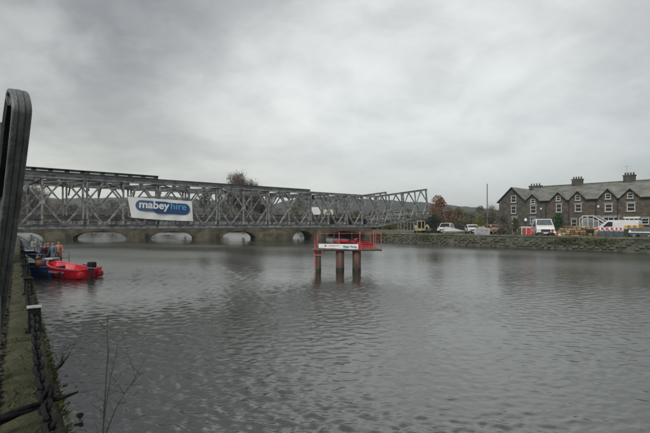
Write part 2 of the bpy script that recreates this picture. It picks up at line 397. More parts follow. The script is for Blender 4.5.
def hoop():
    # tall curved steel bow at the left, seen nearly edge on; hooked top runs back over itself
    base = Vector((-2.10, 3.0, 0)); u = Vector((-0.70, 0.71, 0)).normalized(); v = Vector((-u.y, u.x, 0)); perp = Vector((u.y, -u.x, 0))
    t = thing('steel_arch', 'tall curved grey steel bow standing at left edge of the quay', 'arch')
    # (s, z) side outline, centre of section
    path = [(1.86, QZ-.35), (1.38, 1.75), (1.0, 2.2), (0.66, 2.65), (0.38, 3.05), (0.16, 3.4), (0.03, 3.62), (-.0, 3.70), (0.04, 3.775), (0.11, 3.83), (0.20, 3.845), (0.30, 3.765), (0.42, 3.62), (0.60, 3.36), (1.1, 3.0), (1.5, 2.4), (1.85, QZ-.2)]
    # resample
    P = []
    for i in range(len(path)-1):
        p0 = path[max(i-1, 0)]; p1 = path[i]; p2 = path[i+1]; p3 = path[min(i+2, len(path)-1)]
        for k_ in range(5):
            q = k_/5
            P.append(tuple(0.5*((2*p1[c])+(-p0[c]+p2[c])*q+(2*p0[c]-5*p1[c]+4*p2[c]-p3[c])*q*q+(-p0[c]+3*p1[c]-3*p2[c]+p3[c])*q**3) for c in (0, 1)))
    P.append(path[-1])
    # section: (w across, d depth) with two shallow grooves on the outer face
    sec = [(-.068, .0), (-.064, .012), (-.055, .017), (-.028, .019), (-.024, .012), (-.018, .012), (-.014, .020), (.016, .020), (.02, .012), (.026, .012), (.03, .019), (.055, .017), (.064, .012), (.068, .0), (.062, -.012), (-.062, -.012)]
    mb = MB(); rings = []
    for i, (s_, z_) in enumerate(P):
        a = P[max(i-1, 0)]; b = P[min(i+1, len(P)-1)]; dx, dz = b[0]-a[0], b[1]-a[1]; l = math.hypot(dx, dz); nx, nzz = -dz/l, dx/l
        sc = 1.0 if z_ < 3.5 else 1.0
        rings.append([mb.bm.verts.new(base+u*(s_+nx*d_)+perp*(w_*sc*.88)+Vector((0, 0, z_+nzz*d_))) for w_, d_ in (sec if i <= max(range(len(P)), key=lambda q_: P[q_][1])+2 else [(w2, d2 if d2 > 0 else d2*7-.01) for w2, d2 in sec])])
    for a, b in zip(rings, rings[1:]):
        for k_ in range(len(sec)): mb.bm.faces.new((a[k_], a[(k_+1) % len(sec)], b[(k_+1) % len(sec)], b[k_]))
    mb.bm.faces.new(rings[0]); mb.bm.faces.new(rings[-1])
    APX = max(range(len(P)), key=lambda q_: P[q_][1])
    bw = mb.build('bow', M['steel_paint'], t, smooth=False); bw.data.materials.append(M['chain'])
    for p_ in bw.data.polygons:
        if p_.index//len(sec) > APX+2: p_.material_index = 1  # back limb coloured near-black to paint in the shade of its underside
    def W(s_, z_, o_=0): return base+u*s_+perp*o_+Vector((0, 0, z_))
    for i, s_ in enumerate((1.05, 1.22)):
        MB().tube([W(s_-.35, 3.75), W(s_, QZ)], 0.012, 8).build('bar', M['steel_dark'], t)
    MB().sphere(W(.98, 3.28), (.05, .05, .06)).build('boss', M['steel_dark'], t, True)
    MB().tube([W(.25, 3.28), W(2.3, 3.28)], .02, 8).build('rail', M['steel_dark'], t)
    MB().tube([W(1.28, 1.9), W(2.3, 1.9)], .02, 8).build('rail', M['steel_dark'], t)
    # rope bundle tied to the chain
    r = thing('mooring_rope', 'dark twisted rope bundle tied across the chain in the bottom left', 'rope')
    c = K(4.05, .19, QZ+.15); e_ = K(3.7, -1.0, QZ+.16)
    for k_ in range(3):
        pts = []
        for j in range(26):
            q = j/25; p = e_.lerp(c, q); sp_ = 0.045*(1-q)+.012
            a = q*9+k_*2.1
            pts.append(p+Vector((0.0, sp_*math.cos(a), sp_*math.sin(a)-.05*math.sin(q*math.pi))))
        MB().tube(pts, [.026*(1.15-.5*(j/25)) for j in range(26)], 8).build('strand', M['rope'], r, True)
    pts = [c+Vector((.03*math.cos(a)+.0, .04*math.sin(a), .05*math.sin(a*1.0)+a*.004)) for a in [i*.5 for i in range(30)]]
    MB().tube(pts, .017, 6).build('knot', M['rope'], r, True)
    MB().tube([c, c+QN*.12+Vector((0, 0, .01)), c+QN*.22+Vector((0, 0, .03))], [.022, .016, .006], 6).build('loose_end', M['rope'], r, True)
hoop()

# ------------------------------------------------------------------ steel truss bridge (being pushed out over the river)
T0 = Vector((-12.18, 17.4, 0)); TD = Vector((.752, .659, 0)).normalized(); TN = Vector((-TD.y, TD.x, 0))
TB, TH, PL = 2.70, 2.24, 3.16      # underside, depth, panel length
def truss():
    root = thing('truss_bridge', 'long grey steel panel truss bridge pushed out over the river, its far end tilted up', 'bridge', loc=T0, rz=math.atan2(TD.y, TD.x))
    ch, g = .14, .06
    zb, zt, zm = ch/2, TH-ch/2, TH/2
    def chord_pair(mb, z, x0=0.0, x1=PL, h=ch):
        for s in (-1, 1):
            y = s*(g/2+.03); mb.box(((x0+x1)/2, y, z), (x1-x0-.01, .016, h))
            for e_ in (-1, 1): mb.box(((x0+x1)/2, y+s*.02, z+e_*(h/2-.006)), (x1-x0-.01, .04, .011))
    mb = MB(); chord_pair(mb, zb); chord_pair(mb, zt)
    for x in (.055, PL-.055):
        for s in (-1, 1): mb.box((x, s*.035, zm), (.014, .05, TH-2*ch)); mb.box((x+.03*(1 if x < 1 else -1), s*.057, zm), (.06, .008, TH-2*ch))
    for x in (0.07, PL-.07):
        for z in (zb, zt): mb.box((x, 0, z), (.13, .15, .1), bev=.01)
    frame = mb.mesh('truss_panel', M['steel'])
    mb = MB(); mb.box((0, -.03, 0), (.075, .012, 1)); mb.box((-.034, 0, 0), (.009, .06, 1)); mb.box((.034, 0, 0), (.009, .06, 1)); post = mb.mesh('centre_post', M['steel'])
    bl = math.hypot(PL/4-.03, TH/2-ch)
    mb = MB(); mb.box((0, -.028, 0), (.072, .012, bl)); mb.box((-.032, 0, 0), (.008, .055, bl)); mb.box((.032, 0, 0), (.008, .055, bl)); brace = mb.mesh('brace', M['steel'])
    mb = MB(); mb.box((0, -.045, 0), (.2, .012, .2)); mb.box((0, .045, 0), (.2, .012, .2))
    for dx in (-.06, .06):
        for dz in (-.06, .06): mb.box((dx, -.054, dz), (.025, .012, .025))
    gus = mb.mesh('gusset_plate', M['steel'])
    top2 = MB(); chord_pair(top2, .065, h=.12); reinf = top2.mesh('reinforcing_chord', M['steel_dark'])  # darker steel than the panel chords below
    t3 = MB()
    for s_ in (-1, 1): t3.box((PL/2, s_*.06, .092), (PL-.01, .02, .075)); t3.box((PL/2, s_*.06, .012), (PL-.01, .02, .024))
    for q_ in range(6): t3.box((.1+q_*(PL-.2)/5, 0, .06), (.16, .14, .10))
    reinf2 = t3.mesh('reinforcing_chord', M['steel_dark'])
    bot2 = MB(); bot2.box((PL/2, 0, 0), (PL-.02, .26, .016)); 
    flange = bot2.mesh('bottom_flange', M['steel_dark'])
    offs = (0.0, 4.3)
    for side, off in enumerate(offs):
        for k_ in range(-5, 8):
            x0 = 2.27+PL*k_
            tilt = 0.0; z0 = TB
            if k_ >= 6: tilt = -math.asin(.135); z0 = TB + (k_-6)*PL*.135
            xx = x0 if k_ < 7 else 2.27+PL*6+PL*math.cos(tilt)
            p = link('truss_panel', frame, root, loc=(xx, off, z0), rot=(0, tilt, 0))
            link('centre_post', post, p, loc=(PL/2, 0, zm)).scale = (1, 1, TH-2*ch)
            link('gusset_plate', gus, p, loc=(PL/2, 0, zm))
            a = math.atan2(PL/4-.03, TH/2-ch)
            for cx, sg in ((PL/8, 1), (PL*3/8, -1), (PL*5/8, 1), (PL*7/8, -1)):
                for up in (0, 1):
                    z = ch+(TH/2-ch)/2 if not up else TH/2+(TH/2-ch)/2
                    link('brace', brace, p, loc=(cx, 0, z), rot=(0, a*sg*(1 if up else -1), 0))
            # extra top chord layers: two towards the quay, one in the middle, none at the far end
            if k_ <= 4-1:
                link('reinforcing_chord', reinf, p, loc=(0, 0, TH+.006))
            if k_ <= 0:
                link('reinforcing_chord', reinf2, p, loc=(0, 0, TH+.14))
                link('reinforcing_chord', flange, p, loc=(0, 0, TH+.272))
            link('bottom_flange', flange, p, loc=(0, 0, -.014))
    # cross members
    tr = MB(); tr.box((0, 2.15, -.0), (.012, 4.5, .24)); tr.box((0, 2.15, .12), (.14, 4.5, .014)); tr.box((0, 2.15, -.12), (.14, 4.5, .014)); trm = tr.mesh('transom', M['steel'])
    sw = MB(); sw.bar((.1, .08, 0), (PL-.1, 4.22, 0), .06, .06); sw.bar((PL-.1, .08, -.065), (.1, 4.22, -.065), .06, .06); swm = sw.mesh('sway_brace', M['steel_dark'])
    sh = MB(); sh.bar((0, .08, 0), (0, 4.22, 0), .10, .14)
    for y in (.5, 3.8): sh.bar((0, y, 0), (0, .06 if y < 1 else 4.24, -.45), .06, .06)
    shm = sh.mesh('top_strut', M['steel_dark'])
    bs = MB(); bs.bar((.1, .1, 0), (PL-.1, 4.2, 0), .05, .05); bs.bar((PL-.1, .1, .055), (.1, 4.2, .055), .05, .05); bsm = bs.mesh('floor_brace', M['steel_dark'])
    for k_ in range(-5, 8):
        x0 = 2.27+PL*k_; z0 = TB; tilt = 0
        if k_ >= 6: tilt = -math.asin(.135); z0 = TB+(k_-6)*PL*.135
        mt = Matrix.Translation((x0 if k_ < 7 else 2.27+PL*6+PL*math.cos(tilt), 0, z0)) @ Matrix.Rotation(tilt, 4, 'Y')
        def put(name, me, l):
            o = link(name, me, root); o.matrix_local = mt @ Matrix.Translation(l); return o
        for x in ((.12, PL/2, PL-.12) if k_ < 6 else (.12, PL-.12)): put('transom', trm, (x, 0, .30))
        put('floor_brace', bsm, (0, 0, .10))
        if k_ <= 5: put('top_strut', shm, (.16, 0, TH-.12)); put('top_strut', shm, (PL/2, 0, TH-.12))
        if k_ <= 3: put('sway_brace', swm, (0, 0, TH-.10))
        if k_ <= 0: put('sway_brace', swm, (-PL*0, 0, TH+.10))
    # stringers (deck bearers) visible as a dark line between the lower chords
    for y in (1.0, 1.7, 2.6, 3.3):
        x0 = 2.27-5*PL; MB().box(((x0+2.27+6*PL)/2, y, TB+.50), (11*PL, .08, .14)).build('stringer', M['steel_dark'], root)
    pl = MB().box((0, 2.15, 0), (.24, 2.6, .04)).mesh('deck_plank', M['wood'])
    x = 17.2
    while x < 21.4:
        link('deck_plank', pl, root, loc=(x, 0, TB+.60+rnd.uniform(-.004, .004))); x += .26
    # launching nose end frame
    e_ = MB(); xe = 2.27+PL*6+2*PL*math.cos(math.asin(.135)); ze = TB+2*PL*.135
    for off in offs: e_.bar((xe-.05, off, ze-.02), (xe+.32, off, ze+.03), .14, .1)
    e_.build('nose_tip', M['steel'], root)
    return root
TR = truss()
def TP(t_, off, h): p = T0+TD*t_+TN*off; return Vector((p.x, p.y, h))
tang = math.atan2(TD.y, TD.x)

def supports():
    for i, (s, off) in enumerate(((-1.6, 0), (-1.6, 4.3), (-9, 0), (-9, 4.3))):
        t = thing('timber_packing', ['timber stack under the near side of the truss, nearest the water', 'timber stack under the far side of the truss, nearest the water', 'timber stack under the near side of the truss, farther inland', 'timber stack under the far side of the truss, farther inland'][i], 'timber stack', loc=TP(s, off, 0), rz=tang, group='timber stacks under the landward end of the truss')
        z = QZ-.02; j = 0
        while z < TB-.19:
            for d in (-.35, 0, .35):
                MB().box((d, 0, z+.075) if j % 2 == 0 else (0, d, z+.075), (.2, 1.0, .148) if j % 2 == 0 else (1.0, .2, .148), bev=.01).build('timber_baulk', M['wood'], t)
            z += .15; j += 1
        MB().box((0, 0, (z+TB-.03)/2), (.6, .3, max(.04, TB-.03-z))).build('steel_shoe', M['steel_dark'], t)
supports()

# floodlight hung in the truss
fl = thing('floodlight', 'small black floodlight hanging in the top of the truss', 'floodlight', loc=TP(15.25, .25, 4.62), rz=tang)
MB().box((0, 0, 0), (.34, .18, .28), bev=.03).build('lamp_body', M['black'], fl)
MB().box((0, -.1, 0), (.28, .02, .22)).build('lamp_glass', M['glass'], fl)
MB().tube([(0, .05, .12), (0, .05, .3)], .02, 6).build('bracket', M['steel_dark'], fl)

# ------------------------------------------------------------------ lettering helper
def text_mesh(name, body, size, m, parent, mtx, bold=0.0, width=None):
    cu = bpy.data.curves.new(name, 'FONT'); cu.body = body; cu.size = size; cu.offset = bold; cu.extrude = 0.0006; cu.resolution_u = 4
    cu.align_x = 'LEFT'; cu.align_y = 'CENTER'
    o = bpy.data.objects.new(name, cu); COL.objects.link(o); bpy.context.view_layer.update()
    me = bpy.data.meshes.new_from_object(o.evaluated_get(bpy.context.evaluated_depsgraph_get())); bpy.data.objects.remove(o)
    if width:
        xs = [v.co.x for v in me.vertices]; k_ = width/(max(xs)-min(xs)); x0 = min(xs)
        for v in me.vertices: v.co.x = (v.co.x-x0)*k_
    me.materials.clear(); me.materials.append(m)
    o = link(name, me, parent); o.matrix_local = mtx; return o

def banner():
    org = TP(0, -.13, 0)
    t = thing('banner', 'white banner with a blue oval logo tied to the side of the truss', 'banner', loc=org, rz=tang)
    TL, BL_, BR, TRr = (3.98, 4.17), (4.17, 3.20), (7.16, 3.05), (7.10, 4.06)
    cl = mat('white_banner_vinyl', (0.84, 0.85, 0.84), 0.55, 0, 0.04, 2)
    mb = MB(); nx, ny = 40, 12; g = []
    def wv(u, v): return .016*math.sin(u*9+v*2)+.012*math.sin(u*23-v*3)*(1-v)
    for j in range(ny+1):
        v = j/ny; row = []
        for i in range(nx+1):
            u = i/nx
            a = Vector(TL).lerp(Vector(TRr), u); b = Vector(BL_).lerp(Vector(BR), u)
            sag = -.03*math.sin(u*math.pi)*(1-v) + .012*abs(math.sin(u*math.pi*5))*v*-1
            p = b.lerp(a, v); row.append(mb.bm.verts.new((p.x, -wv(u, v), p.y+sag)))
        g.append(row)
    for j in range(ny):
        for i in range(nx): mb.bm.faces.new((g[j][i], g[j][i+1], g[j+1][i+1], g[j+1][i]))
    mb.build('banner_cloth', cl, t, True)
    sl = math.atan2(-.11, 3.1)
    def fr(x, z, d): return Matrix.Translation((x, -d, z)) @ Matrix.Rotation(-sl, 4, 'Y') @ Matrix.Rotation(R(90), 4, 'X')
    def pill(x0, x1, zc, r, d, m, name):
        mb = MB(); pts = []
        for i in range(17): a = R(90+180*i/16); pts.append((x0+r+r*math.cos(a), r*math.sin(a)))
        for i in range(17): a = R(-90+180*i/16); pts.append((x1-r+r*math.cos(a), r*math.sin(a)))
        lo_ = [mb.bm.verts.new((x, y, 0)) for x, y in pts]; hi = [mb.bm.verts.new((x, y, .0015)) for x, y in pts]
        mb.bm.faces.new(hi); mb.bm.faces.new(lo_[::-1])
        for i in range(len(pts)): j = (i+1) % len(pts); mb.bm.faces.new((lo_[i], lo_[j], hi[j], hi[i]))
        o = mb.build(name, m, t); o.matrix_local = fr(0, zc, d); return o
    navy = mat('navy_print', (0.020, 0.060, 0.155), 0.5, 0, 0.05, 2); mid = mat('slate_blue_print', (0.055, 0.11, 0.215), 0.5, 0, 0.05, 2)
    wht = M['white']; lb = mat('light_blue_print', (0.13, 0.42, 0.68), 0.5, 0, 0.05, 2)
    pill(4.34, 6.0, 3.935, .25, .032, mid, 'logo_oval'); pill(5.13, 6.98, 3.875, .275, .036, navy, 'logo_oval')
    o = text_mesh('lettering', 'mabey', .50, wht, t, fr(4.50, 3.82, .044), .012, 1.43)
    o = text_mesh('lettering', 'hire', .47, lb, t, fr(6.0, 3.775, .044), .002, .78)
    # illegible small line below the logo: flat dashes
    dk = mat('grey_print', (0.13, 0.14, 0.16), 0.5, 0, 0.05, 2)
    mb = MB(); x = 4.55
    while x < 6.75:
        l = rnd.uniform(.03, .06)
        if rnd.random() < .85: mb.box((x+l/2, 0, rnd.uniform(-.004, .004)), (l, .002, .035 if x > 5.5 else .02))
        x += l+.018
    o = mb.build('strapline', dk, t); o.matrix_local = Matrix.Translation((0, -.036, 3.62+.0)) @ Matrix.Translation((5.6, 0, -.04)) @ Matrix.Rotation(-sl, 4, 'Y') @ Matrix.Translation((-5.6, 0, 0))
    for (x, z) in (TL, TRr, BL_, BR):
        MB().tube([(x, 0, z), (x+(.1 if x > 5 else -.1), .1, z+.08)], .006, 5).build('tie', M['white'], t)
banner()

# ------------------------------------------------------------------ old stone arch bridge behind
def stone_bridge():
    t = thing('stone_bridge', 'old low stone arch bridge behind the steel truss', 'bridge')
    ms = mat('old_bridge_stone', (0.085, 0.073, 0.048), 0.9, 0, 0.3, 0.7, 0.8, col2=(0.028, 0.027, 0.017), bscale=4)
    A, B = Q(-30, 72), Q(372, 78.5); d = (B-A).normalized(); n = Vector((-.36, .93, 0)); Lb = (B-A).length
    def sx(px):
        r = (px-CX)/F; return (r*A.y-A.x)/(d.x-r*d.y)
    spans = [(-14, 43), (73, 126), (151, 194), (222, 256), (293, 313), (326, 364)]
    TOP = 4.45; DECK = 3.6; W_ = 5.0
    mb = MB(); xs = sorted({0.0, Lb}|{sx(p) for s in spans for p in s})
    seg = []
    def arch_z(x):
        for a, b in spans:
            a, b = sx(a), sx(b)
            if a <= x <= b:
                q = (x-(a+b)/2)/((b-a)/2); return 0.25+ (1.68-0.25)*math.sqrt(max(0, 1-q*q*.97))
        return None
    X = []
    for a, b in zip(xs, xs[1:]):
        inside = arch_z((a+b)/2) is not None; nn = 14 if inside else 1
        pts = [a+(b-a)*(0.5-0.5*math.cos(math.pi*i/nn)) for i in range(nn+1)]
        for p, q in zip(pts, pts[1:]): seg.append((p, q, inside))
    for p, q, ins in seg:
        z0 = arch_z(p+1e-4) if ins else -1.0; z1 = arch_z(q-1e-4) if ins else -1.0
        def P_(x, off, z): v = A+d*x+n*off; return (v.x, v.y, z)
        mb.poly([P_(p, 0, z0), P_(q, 0, z1), P_(q, 0, TOP), P_(p, 0, TOP)])
        mb.poly([P_(p, W_, z0), P_(q, W_, z1), P_(q, W_, TOP), P_(p, W_, TOP)])
        mb.poly([P_(p, 0, z0), P_(q, 0, z1), P_(q, W_, z1), P_(p, W_, z0)])
        for a_, b_ in ((0, .35), (W_-.35, W_)): mb.poly([P_(p, a_, TOP), P_(q, a_, TOP), P_(q, b_, TOP), P_(p, b_, TOP)])
        for a_ in (.35, W_-.35): mb.poly([P_(p, a_, DECK), P_(q, a_, DECK), P_(q, a_, TOP), P_(p, a_, TOP)])
        mb.poly([P_(p, .35, DECK), P_(q, .35, DECK), P_(q, W_-.35, DECK), P_(p, W_-.35, DECK)])
    for a, b in spans:      # pier reveals
        for e_ in (a, b):
            x = sx(e_); P0 = A+d*x
            mb.poly([(P0.x, P0.y, -1), (P0.x+n.x*W_, P0.y+n.y*W_, -1), (P0.x+n.x*W_, P0.y+n.y*W_, .62), (P0.x, P0.y, .62)])
    mb.build('bridge_body', ms, t)
    for (a, b) in ((43, 73), (126, 151), (194, 222), (256, 293), (313, 326)):
        a, b = sx(a), sx(b); m_ = (a+b)/2; c = MB(); pr = []
        hw = (b-a)/2-.05; fr_ = min(1.1, hw)
        pts = [(-hw, 0), (-hw*.6, -fr_*.75), (0, -fr_), (hw*.6, -fr_*.75), (hw, 0)]
        lo_ = []; hi = []
        for x, y in pts:
            v = A+d*(m_+x)+n*(y-.01); lo_.append((v.x, v.y, -1)); v2 = A+d*(m_+x*.85)+n*(y*.85-.01); hi.append((v2.x, v2.y, 1.25))
        top = A+d*m_; apex = (top.x, top.y, 2.1)
        for i in range(4):
            c.poly([lo_[i], lo_[i+1], hi[i+1], hi[i]]); c.poly([hi[i], hi[i+1], apex])
        c.build('cutwater', ms, t)
    v = MB()
    for a, b in spans:        # arch rings
        a, b = sx(a), sx(b)
        for i in range(22):
            q0 = -math.cos(math.pi*i/22); q1 = -math.cos(math.pi*(i+.92)/22)
            def pt(q, r):
                x = (a+b)/2+q*(b-a)/2*(1+r*.03); z = .25+1.43*math.sqrt(max(0, 1-q*q*.97)); P0 = A+d*x-n*.06; return (P0.x, P0.y, z+r*.42)
            v.poly([pt(q0, 0), pt(q1, 0), pt(q1, 1), pt(q0, 1)])
            p0, p1 = pt(q0, 0), pt(q1, 0); v.poly([p0, p1, (p1[0]+n.x*.06, p1[1]+n.y*.06, p1[2]), (p0[0]+n.x*.06, p0[1]+n.y*.06, p0[2])])
    o = v.build('voussoirs', ms, t); o['kind'] = 'stuff'
    c = MB(); x = 0
    while x < Lb:
        P0 = A+d*(x+.45)+n*.15; c.box((P0.x, P0.y, TOP+.06), (.86, .5, .14), math.atan2(d.y, d.x)); x += .9
    o = c.build('parapet_coping', ms, t); o['kind'] = 'stuff'
    c = MB(); a = A-n*.08; b = B-n*.08; c.bar((a.x, a.y, 3.4), (b.x, b.y, 3.4), .16, .16); c.build('string_course', ms, t)
    return A, d, n, sx
SBA, SBd, SBn, SBx = stone_bridge()

# ------------------------------------------------------------------ temporary pier with work platform
def platform():
    c = Q(337, 27.6); ang = R(4)
    t = thing('work_platform', 'red steel work platform on three brown piles standing in mid river', 'platform', loc=(c.x, c.y, 0), rz=ang)
    # local frame: x right, y away
    for x, y, r in ((-1.25, -1.0, .17), (.10, -.9, .255), (1.14, -.85, .265)):
        o = MB().tube([(x, y, -1.5), (x, y, .25), (x, y, 1.22)], r, 20).build('pile', M['rust'], t, True)
        MB().tube([(x, y, .0), (x, y, .16+.05*rnd.random())], r+.006, 20, cap=False).build('tide_mark', mat('wet_weed', (0.02, .022, .014), .6, 0, .3, 6, .4), o, True)
    cl = MB()
    for z in (1.0,): cl.box((-1.25, -1.0, z), (.40, .40, .05), bev=.01)
    cl.bar((-1.45, -1.0, .4), (-1.45, -1.0, 1.6), .05); cl.bar((-1.05, -1.0, 1.0), (-.8, -1.0, 1.3), .05)
    cl.build('pile_clamp', M['redpost'], t)
    # deck joists and walkway
    for y in (-1.15, 0.1, 1.35, 2.6): MB().box((.55, y, 1.29), (4.2, .08, .08)).build('joist', M['steel_dark'], t)
    pm = MB().box((0, 0, 0), (.22, 4.1, .035)).mesh('deck_board', M['wood'])
    x = -1.5
    while x < 2.7: link('deck_board', pm, t, loc=(x, .72, 1.35+rnd.uniform(-.003, .003))); x += .235
    # red girders
    def ibeam(mb, a, b, h=.22, w_=.16):
        a, b = Vector(a), Vector(b); mb.bar(a, b, .02, h); up = Vector((0, 0, h/2)); mb.bar(a+up, b+up, w_, .025); mb.bar(a-up, b-up, w_, .025)
    for (a, b) in (((-.1, -.55, 1.62), (2.35, -.35, 1.55)), ((-.1, .9, 1.62), (2.2, .9, 1.62)), ((.05, -.9, 1.62), (.05, 2.8, 1.62)), ((1.28, -.95, 1.62), (1.28, 2.8, 1.62)), ((1.0, -.9, 1.83), (1.5, 1.3, 1.83))):
        m_ = MB(); ibeam(m_, a, b); m_.build('girder', M['redsteel'], t)
    MB().box((1.28, -1.1, 1.53), (.34, .26, .4), bev=.02).build('roller_bearing', M['redsteel'], t)
    MB().box((.35, -.75, 1.86), (.5, .3, .16), bev=.02).build('roller_bearing', M['redsteel'], t)
    # guard rails
    posts = [(-1.3, -1.18), (.02, -1.15), (1.30, -1.12), (2.15, -1.15), (2.62, -1.15), (-1.3, 2.65), (.05, 2.65), (1.3, 2.65), (2.62, 2.65), (2.62, .7), (-1.3, .7)]
    for x, y in posts: MB().tube([(x, y, 1.2), (x, y, 2.42 if x > 0 else 2.25)], .026, 8).build('guard_post', M['redpost'], t)
    for z in (2.32,):
        for a, b in (((-1.3, -1.18), (2.62, -1.15)), ((-1.3, 2.65), (2.62, 2.65)), ((2.62, -1.15), (2.62, 2.65)), ((-1.3, -1.18), (-1.3, 2.65))):
            MB().tube([(*a, z), (*b, z)], .011, 6).build('guard_rail', M['redpost'], t)
    # access ladder
    ld = MB()
    for x in (-1.47,): ld.tube([(x, -1.0, .1), (x, -1.0, 1.9)], .022, 6)
    ld.build('fender_tube', M['redpost'], t)
    # banner on the deck edge
    b = thing('banner', 'narrow white banner with teal lettering along the front of the river platform', 'banner', loc=(c.x, c.y, 0), rz=ang)
    pts = [(-1.22, -1.26, 1.46, 1.66), (1.16, -1.30, 1.36, 1.64)]
    mb = MB(); n = 14; A_ = []
    for i in range(n+1):
        u = i/n; x = -1.24+2.42*u; y = -1.27-.01*math.sin(u*17); zl = 1.45-.10*u+.008*math.sin(u*21); zh = 1.70-.03*u
        A_.append((mb.bm.verts.new((x, y, zl)), mb.bm.verts.new((x, y, zh))))
    for p, q in zip(A_, A_[1:]): mb.bm.faces.new((p[0], q[0], q[1], p[1]))
    mb.build('banner_cloth', MATS['white_banner_vinyl'], b, True)
    fr = lambda x, z: Matrix.Translation((x, -1.292, z)) @ Matrix.Rotation(R(1.4), 4, 'Y') @ Matrix.Rotation(R(90), 4, 'X')
    text_mesh('lettering', 'Water Works', .19, mat('teal_print', (0.02, .2, .26), .5, 0, .05, 2), b, fr(.22, 1.525), .006, .86)
    dk = mat('grey_print', (0.13, 0.14, 0.16)); s = MB(); x = -.62
    while x < .05: s.box((x, -1.288, 1.585), (.045, .002, .03)); x += .062
    s.build('small_print', dk, b)
    s = MB(); s.box((-.83, -1.288, 1.585), (.13, .002, .04)); s.box((-.83, -1.289, 1.585), (.04, .002, .13)); s.build('red_mark', M['redsteel'], b)
platform()

# ------------------------------------------------------------------ boats
def hull(mb, st, thick=.05):
    """st: list of (x, half beam at gunwale, half beam at chine, z keel, z chine, z gunwale); open hull with inner skin"""
    rings = []
    for x, wg, wc, zk, zc, zg in st:
        o = [(x, -wg, zg), (x, -(wg+wc)/2*1.02, (zc+zg)/2), (x, -wc, zc), (x, 0, zk), (x, wc, zc), (x, (wg+wc)/2*1.02, (zc+zg)/2), (x, wg, zg)]
        i_ = [(x, max(.0, wg-thick*2), zg), (x, max(0, wc-thick), zc+.10), (x, 0, zc+.07), (x, -max(0, wc-thick), zc+.10), (x, -max(0, wg-thick*2), zg)]
        rings.append([mb.bm.verts.new(p) for p in o+i_])
    n = len(rings[0])
    for a, b in zip(rings, rings[1:]):
        for k_ in range(n): mb.bm.faces.new((a[k_], a[(k_+1) % n], b[(k_+1) % n], b[k_]))
    for r in (rings[0], rings[-1]):
        mb.bm.faces.new(r[0:7]);
def boats():
    # red work boat, stern to the right with outboard
    s0 = Q(89, 23.2); ang = math.atan2(.37, -.93)
    t = thing('work_boat', 'open bright red plastic work boat with a black outboard motor', 'boat', loc=(s0.x, s0.y, 0), rz=ang)
    st = [(0, .80, .66, -.12, .04, .47), (.5, .82, .68, -.16, .02, .47), (1.4, .82, .66, -.18, .02, .50), (2.2, .78, .55, -.14, .06, .56), (2.8, .62, .36, -.02, .16, .66), (3.25, .36, .16, .16, .32, .74), (3.45, .16, .05, .36, .48, .80)]
    st = [(x*.86, *q) for x, *q in st]
    mb = MB(); hull(mb, st); mb.build('hull', M['red'], t, False)
    for s in (-1, 1):
        MB().tube([(x, s*(wg-.03), zg+.02) for x, wg, wc, zk, zc, zg in st], .055, 8).build('gunwale', mat('pink_worn_rubbing_strip', (0.62, .10, .12), .45, 0, .15, 3), t, True)
    MB().box((.04, 0, .30), (.1, 1.5, .36), bev=.02).build('transom', M['red'], t)
    for s in (-1, 1): MB().box((-.08, s*.58, .20), (.34, .38, .36), bev=.12).build('stern_pod', M['red'], t)
    for x in (.8, 1.9): MB().box((x, 0, .30), (.28, 1.4, .05), bev=.01).build('thwart', M['red'], t)
    MB().box((2.75, 0, .52), (.6, .7, .04), bev=.01).build('bow_deck', M['red'], t)
    mk = MB()
    for i in range(7): mk.box((.9+i*.17, .835, .33+.004*i), (.1, .006, .10))
    mk.build('hull_marking', M['offwhite'], t)
    rp_ = thing('mooring_line', 'slack pale mooring line from the bow of the red boat to the blue boat', 'rope')
    a_ = s0+Vector((math.cos(ang), math.sin(ang), 0))*2.9+Vector((0, 0, .74)); b_ = a_+Vector((-1.1, .5, -.1))
    MB().tube([a_.lerp(b_, q/8)+Vector((0, 0, -.22*math.sin(q/8*math.pi))) for q in range(9)], .014, 6).build('line', M['offwhite'], rp_, True)
    for x_, y_ in ((1.0, 1), (2.0, 1)):
        c_ = s0+Vector((math.cos(ang)*x_-math.sin(ang)*.95, math.sin(ang)*x_+math.cos(ang)*.95, .22))
        fd = thing('fender', ['black fender hanging on the near side of the red boat towards the motor', 'black fender hanging on the near side of the red boat towards the bow'][int(x_)-1], 'fender', loc=c_)
        MB().tube([(0, 0, -.17), (0, 0, -.13), (0, 0, .13), (0, 0, .17)], [.03, .07, .07, .03], 10).build('fender_body', M['black'], fd, True); MB().tube([(0, 0, .16), (0, 0, .34)], .01, 5).build('lanyard', M['rope'], fd)
    om = thing('outboard_motor', 'black outboard motor clamped to the stern of the red boat', 'outboard motor', loc=s0+Vector((0, 0, 0))+Vector((math.cos(ang), math.sin(ang), 0))*-.16, rz=ang)
    MB().box((-.05, 0, .72), (.42, .30, .32), bev=.07).build('cowling', M['black'], om)
    MB().box((-.05, 0, .57), (.38, .27, .05), bev=.01).build('cowling_band', M['offwhite'], om)
    MB().tube([(-.05, 0, .58), (-.07, 0, .1), (-.08, 0, -.4)], [.1, .07, .06], 10).build('shaft_leg', M['black'], om, True)
    MB().tube([(.1, 0, .66), (.55, .05, .72)], .025, 8).build('tiller', M['black'], om, True)
    MB().box((.1, 0, .5), (.12, .22, .2), bev=.02).build('clamp', M['steel_dark'], om)
    # blue work boat
    c = Q(27, 24.7); ang = R(172)
    b = thing('work_boat', 'blue steel work boat moored against the quay, left of the red boat', 'boat', loc=(c.x, c.y, 0), rz=ang)
    L2 = 2.3
    st = [(-L2, .95, .85, -.2, .0, .55), (-1.2, 1.0, .9, -.25, .0, .55), (.6, 1.0, .9, -.25, .0, .56), (1.7, .95, .75, -.2, .1, .62), (2.6, .6, .35, .1, .3, .72)]
